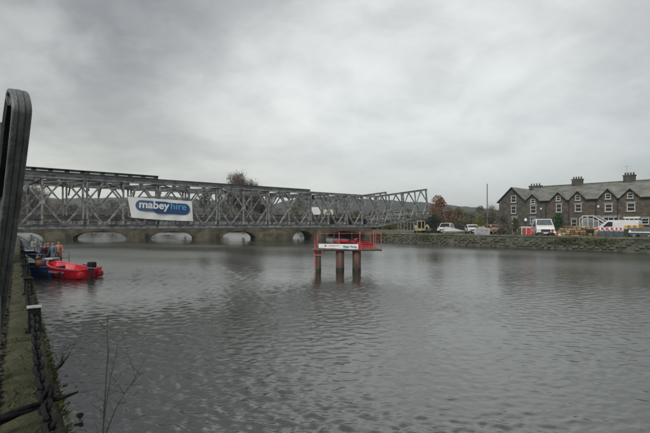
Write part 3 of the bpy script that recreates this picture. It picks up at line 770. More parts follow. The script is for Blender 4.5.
    mb = MB(); hull(mb, st, .06); mb.build('hull', M['blue'], b)
    for s in (-1, 1): MB().tube([(x, s*wg, zg) for x, wg, wc, zk, zc, zg in st], .045, 8).build('rubbing_strake', mat('grey_green_strake', (.10, .13, .12), .7, 0, .2, 4), b, True)
    MB().box((-L2+.03, 0, .3), (.08, 1.7, .5), bev=.02).build('transom', M['blue'], b)
    MB().box((-1.2, -.1, .62), (.8, .9, .52), bev=.05).build('engine_box', M['blue'], b)
    MB().box((-1.45, -.1, .93), (.62, .6, .1), bev=.03).build('lid', mat('pale_green_sheet', (.42, .52, .42), .6, 0, .2, 5), b)
    rl = MB()
    for x in (-1.9, -.9, .1, 1.1): 
        for s in (-1, 1): rl.tube([(x, s*.93, .55), (x, s*.93, 1.25)], .02, 6)
    for z in (.9, 1.25):
        for s in (-1, 1): rl.tube([(-1.9, s*.93, z), (1.1, s*.93, z)], .018, 6)
    rl.build('hand_rail', mat('blue_grey_rail', (.10, .14, .19), .5, .2, .2, 5), b)
    # orange buoys on the side
    for i, (px, Z, z, r) in enumerate(((39.5, 23.6, .72, .24), (37.8, 23.8, 1.05, .11))):
        p = Q(px, Z, z); bt = thing('mooring_buoy', ['large faded orange buoy resting on the blue boat', 'small tan float above the orange buoy on the blue boat'][i], 'buoy', loc=p)
        MB().sphere((0, 0, 0), (r*.9, r*.9, r), 3).build('float', mat('faded_orange', (.24, .09, .04), .6, 0, .3, 5) if i == 0 else M['tan'], bt, True)
        MB().tube([(0, 0, r*.95), (0, 0, r*1.25)], r*.22, 8).build('eye', M['rope'], bt, True)
    # gangway with railing between quay and boat
    gwm = mat('blue_grey_rail'); g = thing('gangway', 'blue grey steel gangway with rails beside the blue boat', 'gangway')
    a, b2 = Q(27, 24.5, QZ+.05), Q(44, 26.5, .62); dv = (b2-a)
    MB().bar(a, b2, .7, .06).build('walkway', gwm, g)
    sd = Vector((-dv.y, dv.x, 0)).normalized()*.36
    for s in (-1, 1):
        r = MB()
        for i in range(6): p = a+dv*i/5+sd*s; r.tube([p, p+Vector((0, 0, .8))], .018, 6)
        for z in (.4, .8): r.tube([a+sd*s+Vector((0, 0, z)), b2+sd*s+Vector((0, 0, z))], .018, 6)
        r.build('hand_rail', gwm, g)
    sg = thing('sign', 'small pale square sign on a post beside the gangway', 'sign', loc=Q(33.8, 25, QZ-.1))
    MB().tube([(0, 0, 0), (0, 0, .6)], .02, 6).build('post', M['steel'], sg)
    MB().box((0, -.03, .5), (.26, .02, .3), bev=.005).build('panel', mat('pale_sign', (.42, .44, .36), .6, 0, .15, 4), sg)
    MB().box((0, -.045, .5), (.18, .012, .2), bev=.003).build('inset', M['concrete'], sg)
boats()

# ------------------------------------------------------------------ people
def person(loc, rz, top, legs, hair, label, group=None, arm=0.3, lean=0.0, skin=(.28, .18, .14), h=1.74):
    t = thing('person', label, 'person', loc=loc, rz=rz, group=group)
    k_ = h/1.74
    J = [((0, 0, .95), .145), ((0, .01, 1.12), .13), ((0, 0, 1.30), .155), ((0, 0, 1.44), .10), ((0, -.005, 1.52), .05), ((0, -.01, 1.64), .088), ((0, -.005, 1.70), .07)]
    E = [(0, 1), (1, 2), (2, 3), (3, 4), (4, 5), (5, 6)]
    def add(p, r, par): J.append((p, r)); E.append((par, len(J)-1)); return len(J)-1
    for s in (-1, 1):
        a = add((s*.17, 0, 1.42), .075, 3); a = add((s*.235, -.02-arm*.1, 1.17), .052, a); a = add((s*.22, -.08-arm*.45, 1.0+arm*.2), .038, a); a = add((s*.21, -.10-arm*.6, .93+arm*.25), .036, a)
        l = add((s*.10, 0, .86), .10, 0); l = add((s*.115, -.02, .50), .068, l); l = add((s*.12, .02, .10), .05, l); l = add((s*.125, -.12, .04), .042, l)
    me = bpy.data.meshes.new('body'); me.from_pydata([tuple(c*k_ for c in p) for p, r in J], E, [])
    o = bpy.data.objects.new('body', me); COL.objects.link(o)
    sk = o.modifiers.new('s', 'SKIN'); o.modifiers.new('u', 'SUBSURF').levels = 1
    for i, v in enumerate(me.skin_vertices[0].data): v.radius = (J[i][1]*k_, J[i][1]*k_*.8); v.use_root = (i == 0)
    bpy.context.view_layer.update()
    m2 = bpy.data.meshes.new_from_object(o.evaluated_get(bpy.context.evaluated_depsgraph_get())); bpy.data.objects.remove(o)
    ms = [mat('skin', skin, .6, 0, .08, 6), top, legs, M['black'], hair]
    m2.materials.clear()
    for m_ in ms: m2.materials.append(m_)
    for p in m2.polygons:
        c = p.center/k_; p.use_smooth = True
        if c.z > 1.49: p.material_index = 4 if (c.z > 1.70 or (c.y > .02 and c.z > 1.58)) else 0
        elif abs(c.x) > .16 and c.z < 1.02+arm*.2 and c.z > .85: p.material_index = 0
        elif c.z > .92: p.material_index = 1
        elif c.z < .12: p.material_index = 3
        else: p.material_index = 2
    link('body', m2, t, rot=(lean, 0, 0))
    f_ = MB(); f_.sphere((0, -.082*k_, 1.625*k_), (.014, .022, .02), 1); f_.build('nose', ms[0], t, True)
    return t
def people():
    hr = mat('dark_hair', (.06, .045, .035), .8); dk = mat('dark_trousers', (.03, .035, .05), .8, 0, .2, 8)
    j1 = mat('orange_overalls', (.42, .17, .11), .7, 0, .25, 9); j2 = mat('maroon_jacket', (.16, .03, .06), .8, 0, .2, 9); j3 = mat('teal_jacket', (.06, .11, .15), .8, 0, .2, 9); j4 = mat('mauve_jacket', (.20, .14, .19), .8, 0, .2, 9); j5 = mat('navy_jacket', (.04, .045, .09), .8)
    person(Q(59, 25.6, .17), R(20), j1, j1, hr, 'person in orange overalls standing on the end of the blue boat', arm=.5)
    person(Q(53, 24.9, .12), R(-10), j3, dk, hr, 'person in a blue teal jacket standing between the orange and the maroon figures', arm=.2)
    person(Q(48.6, 25.0, .12), R(40), j2, dk, hr, 'person in a dark maroon jacket on the blue boat', arm=.3)
    person(Q(45.4, 25.2, .12), R(100), j4, j4, hr, 'person in a mauve jacket on the blue boat', arm=.1, h=1.7)
    person(Q(41.6, 24.6, .12), R(-60), j5, dk, hr, 'person in a navy jacket nearest the gangway on the blue boat', arm=.2)
people()

# ------------------------------------------------------------------ terrace of houses
HA = Vector((33.76, 68.0, 0)); HD = Vector((.665, -.748, 0)).normalized(); HN = Vector((-HD.y, HD.x, 0))   # HN points away from the river
hang = math.atan2(HD.y, HD.x)
def ht(px, off=0.0):
    r = (px-CX)/F; o = HA+HN*off; return (r*o.y-o.x)/(HD.x-r*HD.y)
EAVE, RIDGE, DEP = 6.72, 9.05, 7.0
def hz(px, y):     # height on the facade seen at column px, row y
    p = HA+HD*ht(px); return EYE+(CY-y)/F*p.y
def houses():
    def stone(name, c1, c2):
        m = mat(name, c1, 0.92, 0, 0.3, 1.6, 0.5, col2=c2, bscale=5)
        t = m.node_tree
        if 'brk' not in t.nodes:
            b = t.nodes['Principled BSDF']; br = t.nodes.new('ShaderNodeTexBrick'); br.name = 'brk'
            tc_ = t.nodes.new('ShaderNodeTexCoord'); sp_ = t.nodes.new('ShaderNodeSeparateXYZ'); cb_ = t.nodes.new('ShaderNodeCombineXYZ')
            ad = t.nodes.new('ShaderNodeMath'); ad.operation = 'ADD'
            t.links.new(tc_.outputs['Object'], sp_.inputs[0]); t.links.new(sp_.outputs[0], ad.inputs[0]); t.links.new(sp_.outputs[1], ad.inputs[1])
            t.links.new(ad.outputs[0], cb_.inputs[0]); t.links.new(sp_.outputs[2], cb_.inputs[1])
            t.links.new(cb_.outputs[0], br.inputs['Vector']); br.inputs['Scale'].default_value = 1.0; br.inputs['Brick Width'].default_value = .46; br.inputs['Row Height'].default_value = .17
            br.inputs['Mortar Size'].default_value = .018; br.inputs['Color1'].default_value = (1.25, 1.2, 1.1, 1); br.inputs['Color2'].default_value = (.6, .62, .66, 1); br.inputs['Mortar'].default_value = (.55, .55, .55, 1)
            mx = t.nodes.new('ShaderNodeMix'); mx.data_type = 'RGBA'; mx.blend_type = 'MULTIPLY'; mx.inputs[0].default_value = .85
            src = b.inputs['Base Color'].links[0].from_socket; t.links.new(src, mx.inputs[6]); t.links.new(br.outputs['Color'], mx.inputs[7]); t.links.new(mx.outputs[2], b.inputs['Base Color'])
        return m
    walls = [stone('slate_stone_grey', (.115, .108, .095), (.062, .064, .058)), stone('slate_stone_brown', (.13, .105, .082), (.072, .062, .052))]
    slate = mat('green_grey_slate', (.185, .188, .165), .7, 0, .3, .9, .5, col2=(.10, .105, .092), bscale=14, stretch=(1, 1, 3))
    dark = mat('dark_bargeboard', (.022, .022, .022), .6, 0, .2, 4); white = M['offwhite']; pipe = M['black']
    sill = mat('pale_sill_stone', (.22, .22, .20), .8, 0, .2, 3)
    # (x0, x1, label, material, dormer/gable list, windows, chimney)
    defs = [
     (ht(499), ht(526.0), 'wing', 'end house with large stone gable at the left end of the terrace', 0),
     (ht(526.0), ht(547), 'row', 'narrow terraced house with one small gable right of the big end gable', 0),
     (ht(547), ht(570), 'row', 'terraced house behind the green bush, one small gable with pale windows', 1),
     (ht(570), ht(597), 'row', 'brown terraced house behind the white framed conservatory', 1),
     (ht(597), ht(619), 'row', 'brown terraced house behind the white pickup truck', 1),
     (ht(619), ht(660), 'row', 'terraced house under the tallest chimney at the right edge', 1),
     (ht(660), ht(720), 'row', 'terraced house just outside the right edge of the picture', 1)]
    # windows: px, y0, y1, half width (m), kind
    wins = {0: [(513.5, 195.5, 202.5, .42), (513.5, 206, 213.5, .42), (514.5, 217, 223.5, .42)],
            1: [(532.8, 199, 204.0, .36), (533.2, 205.6, 213.3, .46), (532.6, 217.5, 224, .42)],
            2: [(558.2, 195.8, 201.0, .33), (558.8, 204, 212.2, .40), (557, 217, 224, .42)],
            3: [(577.8, 195.0, 200.4, .36), (578.2, 204.0, 211.6, .44), (574, 219, 227.4, .40)],
            4: [(608.0, 193.6, 199.2, .36), (608.6, 204.0, 211.6, .46), (611, 217.0, 225.0, .95)],
            5: [(630.2, 192.6, 198.4, .36), (630.9, 203.0, 211.2, .48), (631.6, 218.2, 223.4, .80), (645.2, 218.2, 224.2, .42)],
            6: [(690, 189, 196, .36), (690, 202, 211, .48)]}
    gables = {1: (532.6, 194.6, .92), 2: (558.3, 192.6, .96), 3: (577.8, 191.4, .96), 4: (607.9, 189.0, 1.0), 5: (630.2, 188.8, 1.0), 6: (690, 184, 1.0)}
    chim = {1: (535.5, 1.9, 183.6), 3: (577.5, 1.5, 176.8), 5: (629.5, 1.45, 172.6)}
    loc = Vector((HA.x, HA.y, 0))
    for i, (x0, x1, kind, lab, mi) in enumerate(defs):
        t = thing('terraced_house' if i else 'gable_house', lab, 'house', loc=loc, rz=hang, group='stone terrace houses')
        mw = walls[mi]
        rects = []
        for px, ya, yb, hw in wins[i]:
            c = ht(px); rects.append((c-hw, c+hw, hz(px, yb), hz(px, ya)))
        # wall: front with openings
        def front(mb, xa, xb, za, zb, rc, th=.35, shape=None):
            xs = sorted({xa, xb}|{v for r in rc for v in r[:2] if xa < v < xb}); zs = sorted({za, zb}|{v for r in rc for v in r[2:] if za < v < zb})
            for p, q in zip(xs, xs[1:]):
                for u, v in zip(zs, zs[1:]):
                    cx, cz = (p+q)/2, (u+v)/2
                    if any(r[0] < cx < r[1] and r[2] < cz < r[3] for r in rc): continue
                    mb.poly([(p, 0, u), (q, 0, u), (q, 0, v), (p, 0, v)])
            for r in rc:
                a, b, c, d = r
                for (p, q) in (((a, c), (b, c)), ((b, c), (b, d)), ((b, d), (a, d)), ((a, d), (a, c))):
                    mb.poly([(p[0], 0, p[1]), (q[0], 0, q[1]), (q[0], th*.6, q[1]), (p[0], th*.6, p[1])])
        mb = MB()
        if kind == 'wing':
            ctr = (x0+x1)/2; pk = hz(512, 187.6)
            front(mb, x0, x1, GR-.3, EAVE-.1, rects)
            # gable with its top window opening left of the wall split
            tri = [(x0, 0, EAVE-.1), (x1, 0, EAVE-.1), (ctr, 0, pk)]
            r = [q for q in rects if q[3] > EAVE]
            if r:
                a, b, c, d = r[0]
                hl = lambda x: EAVE-.1+(pk-EAVE+.1)*(1-abs(x-ctr)/(ctr-x0))
                mb.poly([(x0, 0, EAVE-.1), (a, 0, EAVE-.1), (a, 0, hl(a))]); mb.poly([(b, 0, EAVE-.1), (x1, 0, EAVE-.1), (b, 0, hl(b))])
                dd = min(d, hl(a)-.05, hl(b)-.05)
                P_ = [(a, 0, dd), (b, 0, dd), (b, 0, hl(b))]+([(ctr, 0, pk)] if a < ctr < b else [])+[(a, 0, hl(a))]
                mb.poly(P_)
            else: mb.poly(tri)
            for x in (x0, x1): mb.poly([(x, 0, GR-.3), (x, DEP+3, GR-.3), (x, DEP+3, EAVE-.1), (x, 0, EAVE-.1)])
            mb.poly([(x0, DEP+3, GR-.3), (x1, DEP+3, GR-.3), (x1, DEP+3, EAVE-.1), (ctr, DEP+3, pk), (x0, DEP+3, EAVE-.1)])
            mb.build('wall', mw, t)
            rf = MB()
            for s in (-1, 1):
                xe = x0-.25 if s < 0 else x1+.12; ze = EAVE-.1-.12
                P_ = [(xe, -.25, ze), (ctr, -.25, pk+.08), (ctr, DEP+3.2, pk+.08), (xe, DEP+3.2, ze)]
                rf.poly(P_); rf.poly([(x, y, z-.09) for x, y, z in P_])
                rf.poly([P_[0], P_[1], (P_[1][0], P_[1][1], P_[1][2]-.09), (P_[0][0], P_[0][1], P_[0][2]-.09)])
            rf.build('roof', slate, t)
            for s in (-1, 1):
                xe = x0-.27 if s < 0 else x1+.14
                MB().bar((xe, -.27, EAVE-.27), (ctr, -.27, pk+.02), .07, .2, up=(0, 1, 0)).build('bargeboard', dark, t)
        else:
            gp, gy, ghw = gables[i]; gx = ht(gp); gz = hz(gp, gy)
            # dormer walls rise flush above the eaves
            low = [r for r in rects]
            front(mb, x0, x1, GR-.3, EAVE, [r if r[3] < EAVE else (r[0], r[1], r[2], EAVE) for r in low if r[2] < EAVE])
            up = [r for r in rects if r[3] > EAVE]
            hl = lambda x: EAVE+(gz-EAVE)*(1-abs(x-gx)/ghw)
            if up:
                a, b, c, d = up[0]; c = max(c, EAVE)
                a = max(a, gx-ghw*.6); b = min(b, gx+ghw*.6); dd = min(d, hl(a)-.04, hl(b)-.04)
                mb.poly([(gx-ghw, 0, EAVE), (a, 0, EAVE), (a, 0, hl(a))]); mb.poly([(b, 0, EAVE), (gx+ghw, 0, EAVE), (b, 0, hl(b))])
                if c > EAVE+.01: mb.poly([(a, 0, EAVE), (b, 0, EAVE), (b, 0, c), (a, 0, c)])
                mb.poly([(a, 0, dd), (b, 0, dd), (b, 0, hl(b)), (gx, 0, gz), (a, 0, hl(a))])
            else: mb.poly([(gx-ghw, 0, EAVE), (gx+ghw, 0, EAVE), (gx, 0, gz)])
            mb.poly([(x0, DEP, GR-.3), (x1, DEP, GR-.3), (x1, DEP, EAVE), (x0, DEP, EAVE)])
            for q_ in (x0+.004, x1-.004): mb.poly([(q_, 0, GR-.3), (q_, DEP, GR-.3), (q_, DEP, EAVE), (q_, DEP/2, RIDGE-.12), (q_, 0, EAVE)])
            bmesh.ops.remove_doubles(mb.bm, verts=mb.bm.verts, dist=.006)
            mb.build('wall', mw, t)
            pit = (RIDGE-EAVE)/(DEP/2); yb = (gz-EAVE)/pit
            rf = MB(); ov = .28
            gl, gr_ = gx-ghw-.1, gx+ghw+.1
            for (p, q) in ((x0, gl), (gr_, x1)):
                if q > p: rf.poly([(p, -ov, EAVE-ov*pit), (q, -ov, EAVE-ov*pit), (q, 0, EAVE), (p, 0, EAVE)]); rf.poly([(p, -ov, EAVE-ov*pit-.07), (q, -ov, EAVE-ov*pit-.07), (q, -ov, EAVE-ov*pit), (p, -ov, EAVE-ov*pit)])
            rf.poly([(x0, 0, EAVE), (gl, 0, EAVE), (gx, yb, gz), (gx, DEP/2, RIDGE), (x0, DEP/2, RIDGE)])
            rf.poly([(x1, 0, EAVE), (x1, DEP/2, RIDGE), (gx, DEP/2, RIDGE), (gx, yb, gz), (gr_, 0, EAVE)])
            for s, e_ in ((-1, gl), (1, gr_)): rf.poly([(e_, -.2, EAVE-.02), (gx, -.2, gz+.10), (gx, yb+.15, gz+.10), (e_, 0, EAVE-.0)]); rf.poly([(e_, -.2, EAVE-.09), (gx, -.2, gz+.03), (gx, -.2, gz+.10), (e_, -.2, EAVE-.02)])
            rf.poly([(x0, DEP/2, RIDGE), (x1, DEP/2, RIDGE), (x1, DEP+ov, EAVE-ov*pit), (x0, DEP+ov, EAVE-ov*pit)])
            rr = rf.build('roof', slate, t, recalc=False)
            MB().bar((x0, DEP/2, RIDGE+.03), (x1, DEP/2, RIDGE+.03), .26, .10).build('ridge_tiles', mat('ridge_tile', (.12, .12, .11), .8), rr)
            for e_ in (gl, gr_): MB().bar((e_, -.22, EAVE-.10), (gx, -.22, gz+.02), .06, .17, up=(0, 1, 0)).build('bargeboard', dark, t)
            for (p, q) in ((x0, gl), (gr_, x1)):
                if q-p > .2: MB().bar((p+.02, -ov-.06, EAVE-ov*pit-.05), (q-.02, -ov-.06, EAVE-ov*pit-.05), .12, .1).build('gutter', dark, t)
            MB().tube([(x1-.14, -.08, EAVE-.3), (x1-.14, -.08, GR)], .05, 8).build('downpipe', pipe, t)
            if i in chim:
                cp_, hw, yt = chim[i]; cx_ = ht(cp_, DEP/2); Pz = (HA+HD*cx_+HN*DEP/2).y; zt = EYE+(CY-yt)/F*Pz
                cm = MB(); cm.box((cx_, DEP/2, (RIDGE-.5+zt-.35)/2), (hw*.95, .75, zt-.35-RIDGE+.5)); cm.box((cx_, DEP/2, zt-.42), (hw*1.06, .86, .14)); c_ = cm.build('chimney', walls[0], rr)
                for k_ in range(4):
                    x = cx_+(k_-1.5)*hw*.23; MB().tube([(x, DEP/2, zt-.36), (x, DEP/2, zt+.02)], [.12, .095], 8).build('chimney_pot', mat('clay_pot', (.07, .055, .045), .8, 0, .2, 4), rr)
                if i == 5:
                    an = MB(); x = cx_-.35; an.tube([(x, DEP/2, zt-.6), (x, DEP/2, zt+1.0)], .016, 5)
                    for z in (.95,): an.bar((x-.35, DEP/2, zt+z), (x+.35, DEP/2, zt+z), .014)
                    for d_ in (-.4, -.2, 0, .2, .4): an.bar((x+d_, DEP/2-.2, zt+.95), (x+d_, DEP/2+.2, zt+.95), .01)
                    an.build('aerial', M['steel_dark'], rr)
        # windows
        for j, (a, b, c, d) in enumerate(rects):
            if kind == 'row' and d > EAVE: a = max(a, gx-ghw*.6); b = min(b, gx+ghw*.6); d = min(d, hl(a)-.04, hl(b)-.04)
            elif kind == 'wing' and d > EAVE-.1:
                d = min(d, EAVE-.1+(pk-EAVE+.1)*(1-abs(a-ctr)/(ctr-x0))-.05)
            fw = .085; y = .05
            fm = MB(); 
            fm.box((a+fw/2, y, (c+d)/2), (fw, .07, d-c)); fm.box((b-fw/2, y, (c+d)/2), (fw, .07, d-c))
            fm.box(((a+b)/2, y, c+fw/2), (b-a-2*fw, .07, fw)); fm.box(((a+b)/2, y, d-fw/2), (b-a-2*fw, .07, fw))
            if b-a > 1.3:
                for q in (.33, .67): fm.box((a+(b-a)*q, y, (c+d)/2), (.07, .06, d-c-2*fw))
            else: fm.box(((a+b)/2, y, (c+d)/2 if j else c+(d-c)*.5), (b-a-2*fw, .06, .06))
            f_ = fm.build('window', white, t)
            MB().poly([(a+fw, y+.02, c+fw), (b-fw, y+.02, c+fw), (b-fw, y+.02, d-fw), (a+fw, y+.02, d-fw)]).build('pane', M['glass'], f_)
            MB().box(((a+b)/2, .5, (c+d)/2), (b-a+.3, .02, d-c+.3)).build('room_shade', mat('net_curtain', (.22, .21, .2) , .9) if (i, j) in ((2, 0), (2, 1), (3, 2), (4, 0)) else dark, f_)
            MB().box(((a+b)/2, -.04, c-.06), (b-a+.2, .2, .10)).build('sill', sill, f_)
            if j: MB().box(((a+b)/2, -.012, d+.10), (b-a+.3, .04, .19)).build('lintel', sill if not (i == 5 and j == 2) else M['white'], f_)
        if i in (2, 3, 5):
            dx = {2: ht(551), 3: ht(590), 5: ht(638)}[i]
            MB().box((dx, -.02, GR+1.05), (.9, .06, 2.1)).build('door', mat('dark_door', (.03, .035, .03), .5), t)
    # satellite dish & white lamp on the end gable
    d = thing('satellite_dish', 'small white satellite dish on the wall beside the end gable', 'satellite dish', loc=HA+HD*ht(526.4)+Vector((0, 0, hz(526.4, 220)))-HN*.3, rz=hang)
    mb = MB(); mb.sphere((0, 0, 0), (.24, .07, .28), 2); mb.build('dish', M['white'], d, True); MB().tube([(0, 0, 0), (0, .3, -.1)], .02, 6).build('arm', M['steel_dark'], d)
    a = thing('alarm_box', 'small white alarm box high on the brown wall between two gables', 'alarm box', loc=HA+HD*ht(598.5)+Vector((0, 0, hz(598.5, 206.5)))-HN*.08, rz=hang)
    MB().box((0, 0, 0), (.26, .12, .30), bev=.02).build('cover', M['white'], a); MB().box((0, -.065, -.03), (.1, .02, .06)).build('badge', M['steel_dark'], a)
    a = thing('wall_lamp', 'white bulkhead lamp on the terrace wall above the van', 'lamp', loc=HA+HD*ht(541.3)+Vector((0, 0, hz(541.3, 208.8)))-HN*.1, rz=hang)
    MB().box((0, 0, 0), (.22, .14, .26), bev=.03).build('cover', M['white'], a); MB().tube([(0, .1, .1), (0, -.02, .1)], .03, 6).build('bracket', M['steel_dark'], a)
    # conservatory
    t = thing('conservatory', 'white framed glazed porch with a sloping right side, in front of the brown terrace', 'porch', loc=HA-HN*2.6, rz=hang)
    o = HA-HN*2.6
    def tx(px): r = (px-CX)/F; return (r*o.y-o.x)/(HD.x-r*HD.y)
    a, b, c, e_ = tx(579.5), tx(582.5), tx(593.5), tx(604.0); zt = EYE+(CY-215.5)/F*58; zl = EYE+(CY-222.5)/F*57
    fm = MB(); wd = .09
    def fr(p, q, w2=wd): fm.bar(p, q, w2, w2)
    for y in (0, 2.3):
        for x in (b, (b+c)/2, c): fr((x, y, GR), (x, y, zt))
        fr((a, y, GR), (a, y, zt-.45)); fr((e_, y, GR), (e_, y, zl)); fr((a, y, zt-.45), (b, y, zt)); fr((b, y, zt), (c, y, zt), .13); fr((c, y, zt), (e_, y, zl), .12)
        fr((a, y, GR+.75), (e_, y, GR+.75)); fr(((c+e_)/2, y, GR), ((c+e_)/2, y, (zt+zl)/2)); fr((b, y, zt-.4), (c, y, zt-.4))
        if y == 0: fr((a, y, GR+.75), (b, y, zt-.4), .06); fr((c, y, zt-.45), (e_, y, zl-.35), .06)
    for x, z in ((a, zt-.45), (b, zt), ((b+c)/2, zt), (c, zt), ((c+e_)/2, (zt+zl)/2), (e_, zl)): fr((x, 0.05, z), (x, 2.25, z))
    fm.build('frame', M['offwhite'], t)
    gl = mat('greyish_glazing', (.20, .215, .23), .15, 0, .25, 1.2, spec=.6)
    for k_, (p, q, z0, z1) in enumerate(((b+.05, (b+c)/2-.05, GR+.8, zt-.45), ((b+c)/2+.05, c-.05, GR+.8, zt-.45), (c+.05, (c+e_)/2-.05, GR+.8, (zt+zl)/2-.1), ((c+e_)/2+.05, e_-.05, GR+.8, zl-.1))):
        MB().box(((p+q)/2, .02, (z0+z1)/2), (q-p, .02, z1-z0)).build('pane', gl, t)
    g2 = MB(); g2.poly([(c, .05, zt+.03), (e_, .05, zl+.03), (e_, 2.25, zl+.03), (c, 2.25, zt+.03)]); g2.poly([(b, .05, zt+.03), (c, .05, zt+.03), (c, 2.25, zt+.03), (b, 2.25, zt+.03)])
    g2.build('roof', gl, t)
    for x in (a, b, c, e_): pass
    MB().bar((a, .1, GR+.35), (e_, .1, GR+.35), .08, .7).build('base_wall', M['offwhite'], t)
houses()

# ------------------------------------------------------------------ vehicles
TYRE = None
def wheel(parent, x, y, z, r=.33, w_=.22):
    ty = MB().tube([(x, y-w_/2, z), (x, y+w_/2, z)], r, 18).build('tyre', M['black'], parent)
    for s in (-1, 1): MB().tube([(x, y+s*(w_/2-.01), z), (x, y+s*(w_/2+.012), z)], r*.6, 12).build('rim', M['steel'], ty)
def car(name, label, cat, loc, rz, body, Lc=4.1, W=1.7, H=1.45, van=False, group=None):
    t = thing(name, label, cat, loc=loc, rz=rz, group=group)     # local +x is forward
    if van:
        prof = [(-Lc/2, .38), (-Lc/2+.05, H-.1), (-Lc/2+.25, H), (Lc*.16, H), (Lc*.19, H-.03), (Lc*.34, H*.62), (Lc*.47, H*.52), (Lc/2, H*.42), (Lc/2, .34)]
        gz0, gz1 = H*.60, H*.93
        ws = [(Lc*.205, H-.09), (Lc*.338, H*.645)]
    else:
        prof = [(-Lc/2, .35), (-Lc/2, .85), (-Lc*.46, .95), (-Lc*.36, H-.07), (-Lc*.22, H), (Lc*.06, H), (Lc*.23, .97), (Lc*.45, .80), (Lc/2, .62), (Lc/2, .32)]
        ws = [(Lc*.075, H-.06), (Lc*.222, 1.0)]
    mb = MB(); mb.prism(prof, -W/2, W/2, bev=.07)
    for v in mb.bm.verts:      # tumblehome
        if v.co.z > H*.55: v.co.y *= 1-.13*(v.co.z-H*.55)/(H*.45)
    mb.build('body', body, t)
    (xa, za), (xb, zb) = ws; nx, nzz = (za-zb), (xb-xa); l = math.hypot(nx, nzz); ox, oz = nx/l*.012, nzz/l*.012
    def hw(z): return (W/2)*(1-.13*max(0, z-H*.55)/(H*.45))
    g = MB().poly([(xa+ox, -hw(za)+.13, za+oz), (xa+ox, hw(za)-.13, za+oz), (xb+ox, hw(zb)-.07, zb+oz), (xb+ox, -hw(zb)+.07, zb+oz)]).build('windscreen', M['glass'] if not van else mat('grey_windscreen', (.07, .08, .085), .12, spec=.7), t)
    for s in (-1, 1):
        if van: sd = [[(Lc*.06, H*.62), (Lc*.27, H*.62), (Lc*.16, H*.9), (Lc*.06, H*.9)]]
        else: sd = [[(-.34*Lc, 1.0), (-.06*Lc, 1.0), (-.06*Lc, H-.09), (-.26*Lc, H-.09)], [(-.035*Lc, 1.0), (.17*Lc, 1.0), (.05*Lc, H-.09), (-.035*Lc, H-.09)]]
        for q in sd: MB().poly([(x, s*(hw(z)+.012), z) for x, z in q]).build('side_window', M['glass'], t)
        MB().box((Lc/2-.02, s*(W/2-.24), .74*H/1.45 if not van else H*.40), (.10, .30, .15), bev=.02).build('headlight', mat('headlight_glass', (.5, .52, .54), .15), t)
        MB().box((-Lc/2+.01, s*(W/2-.14), .85), (.06, .14, .30), bev=.02).build('tail_light', M['redsteel'], t)
        MB().box((Lc*.22, s*(W/2+.10), .98 if not van else H*.62), (.10, .18, .16 if not van else .28), bev=.03).build('mirror', M['black'], t)
        for x in (-Lc*.31, Lc*.31): wheel(t, x, s*(W/2-.10), .32)
    MB().box((Lc/2+.0, 0, .42), (.1, W-.1, .20), bev=.03).build('bumper', M['black'], t)
    MB().box((Lc/2+.015, 0, .64 if not van else .72), (.05, W*.52, .15 if not van else .3), bev=.02).build('grille', M['black'], t)
    MB().box((Lc/2+.06, 0, .42), (.02, .5, .11)).build('number_plate', M['white'], t)
    return t
def away(px, Z, h=GR): return Q(px, Z, h)
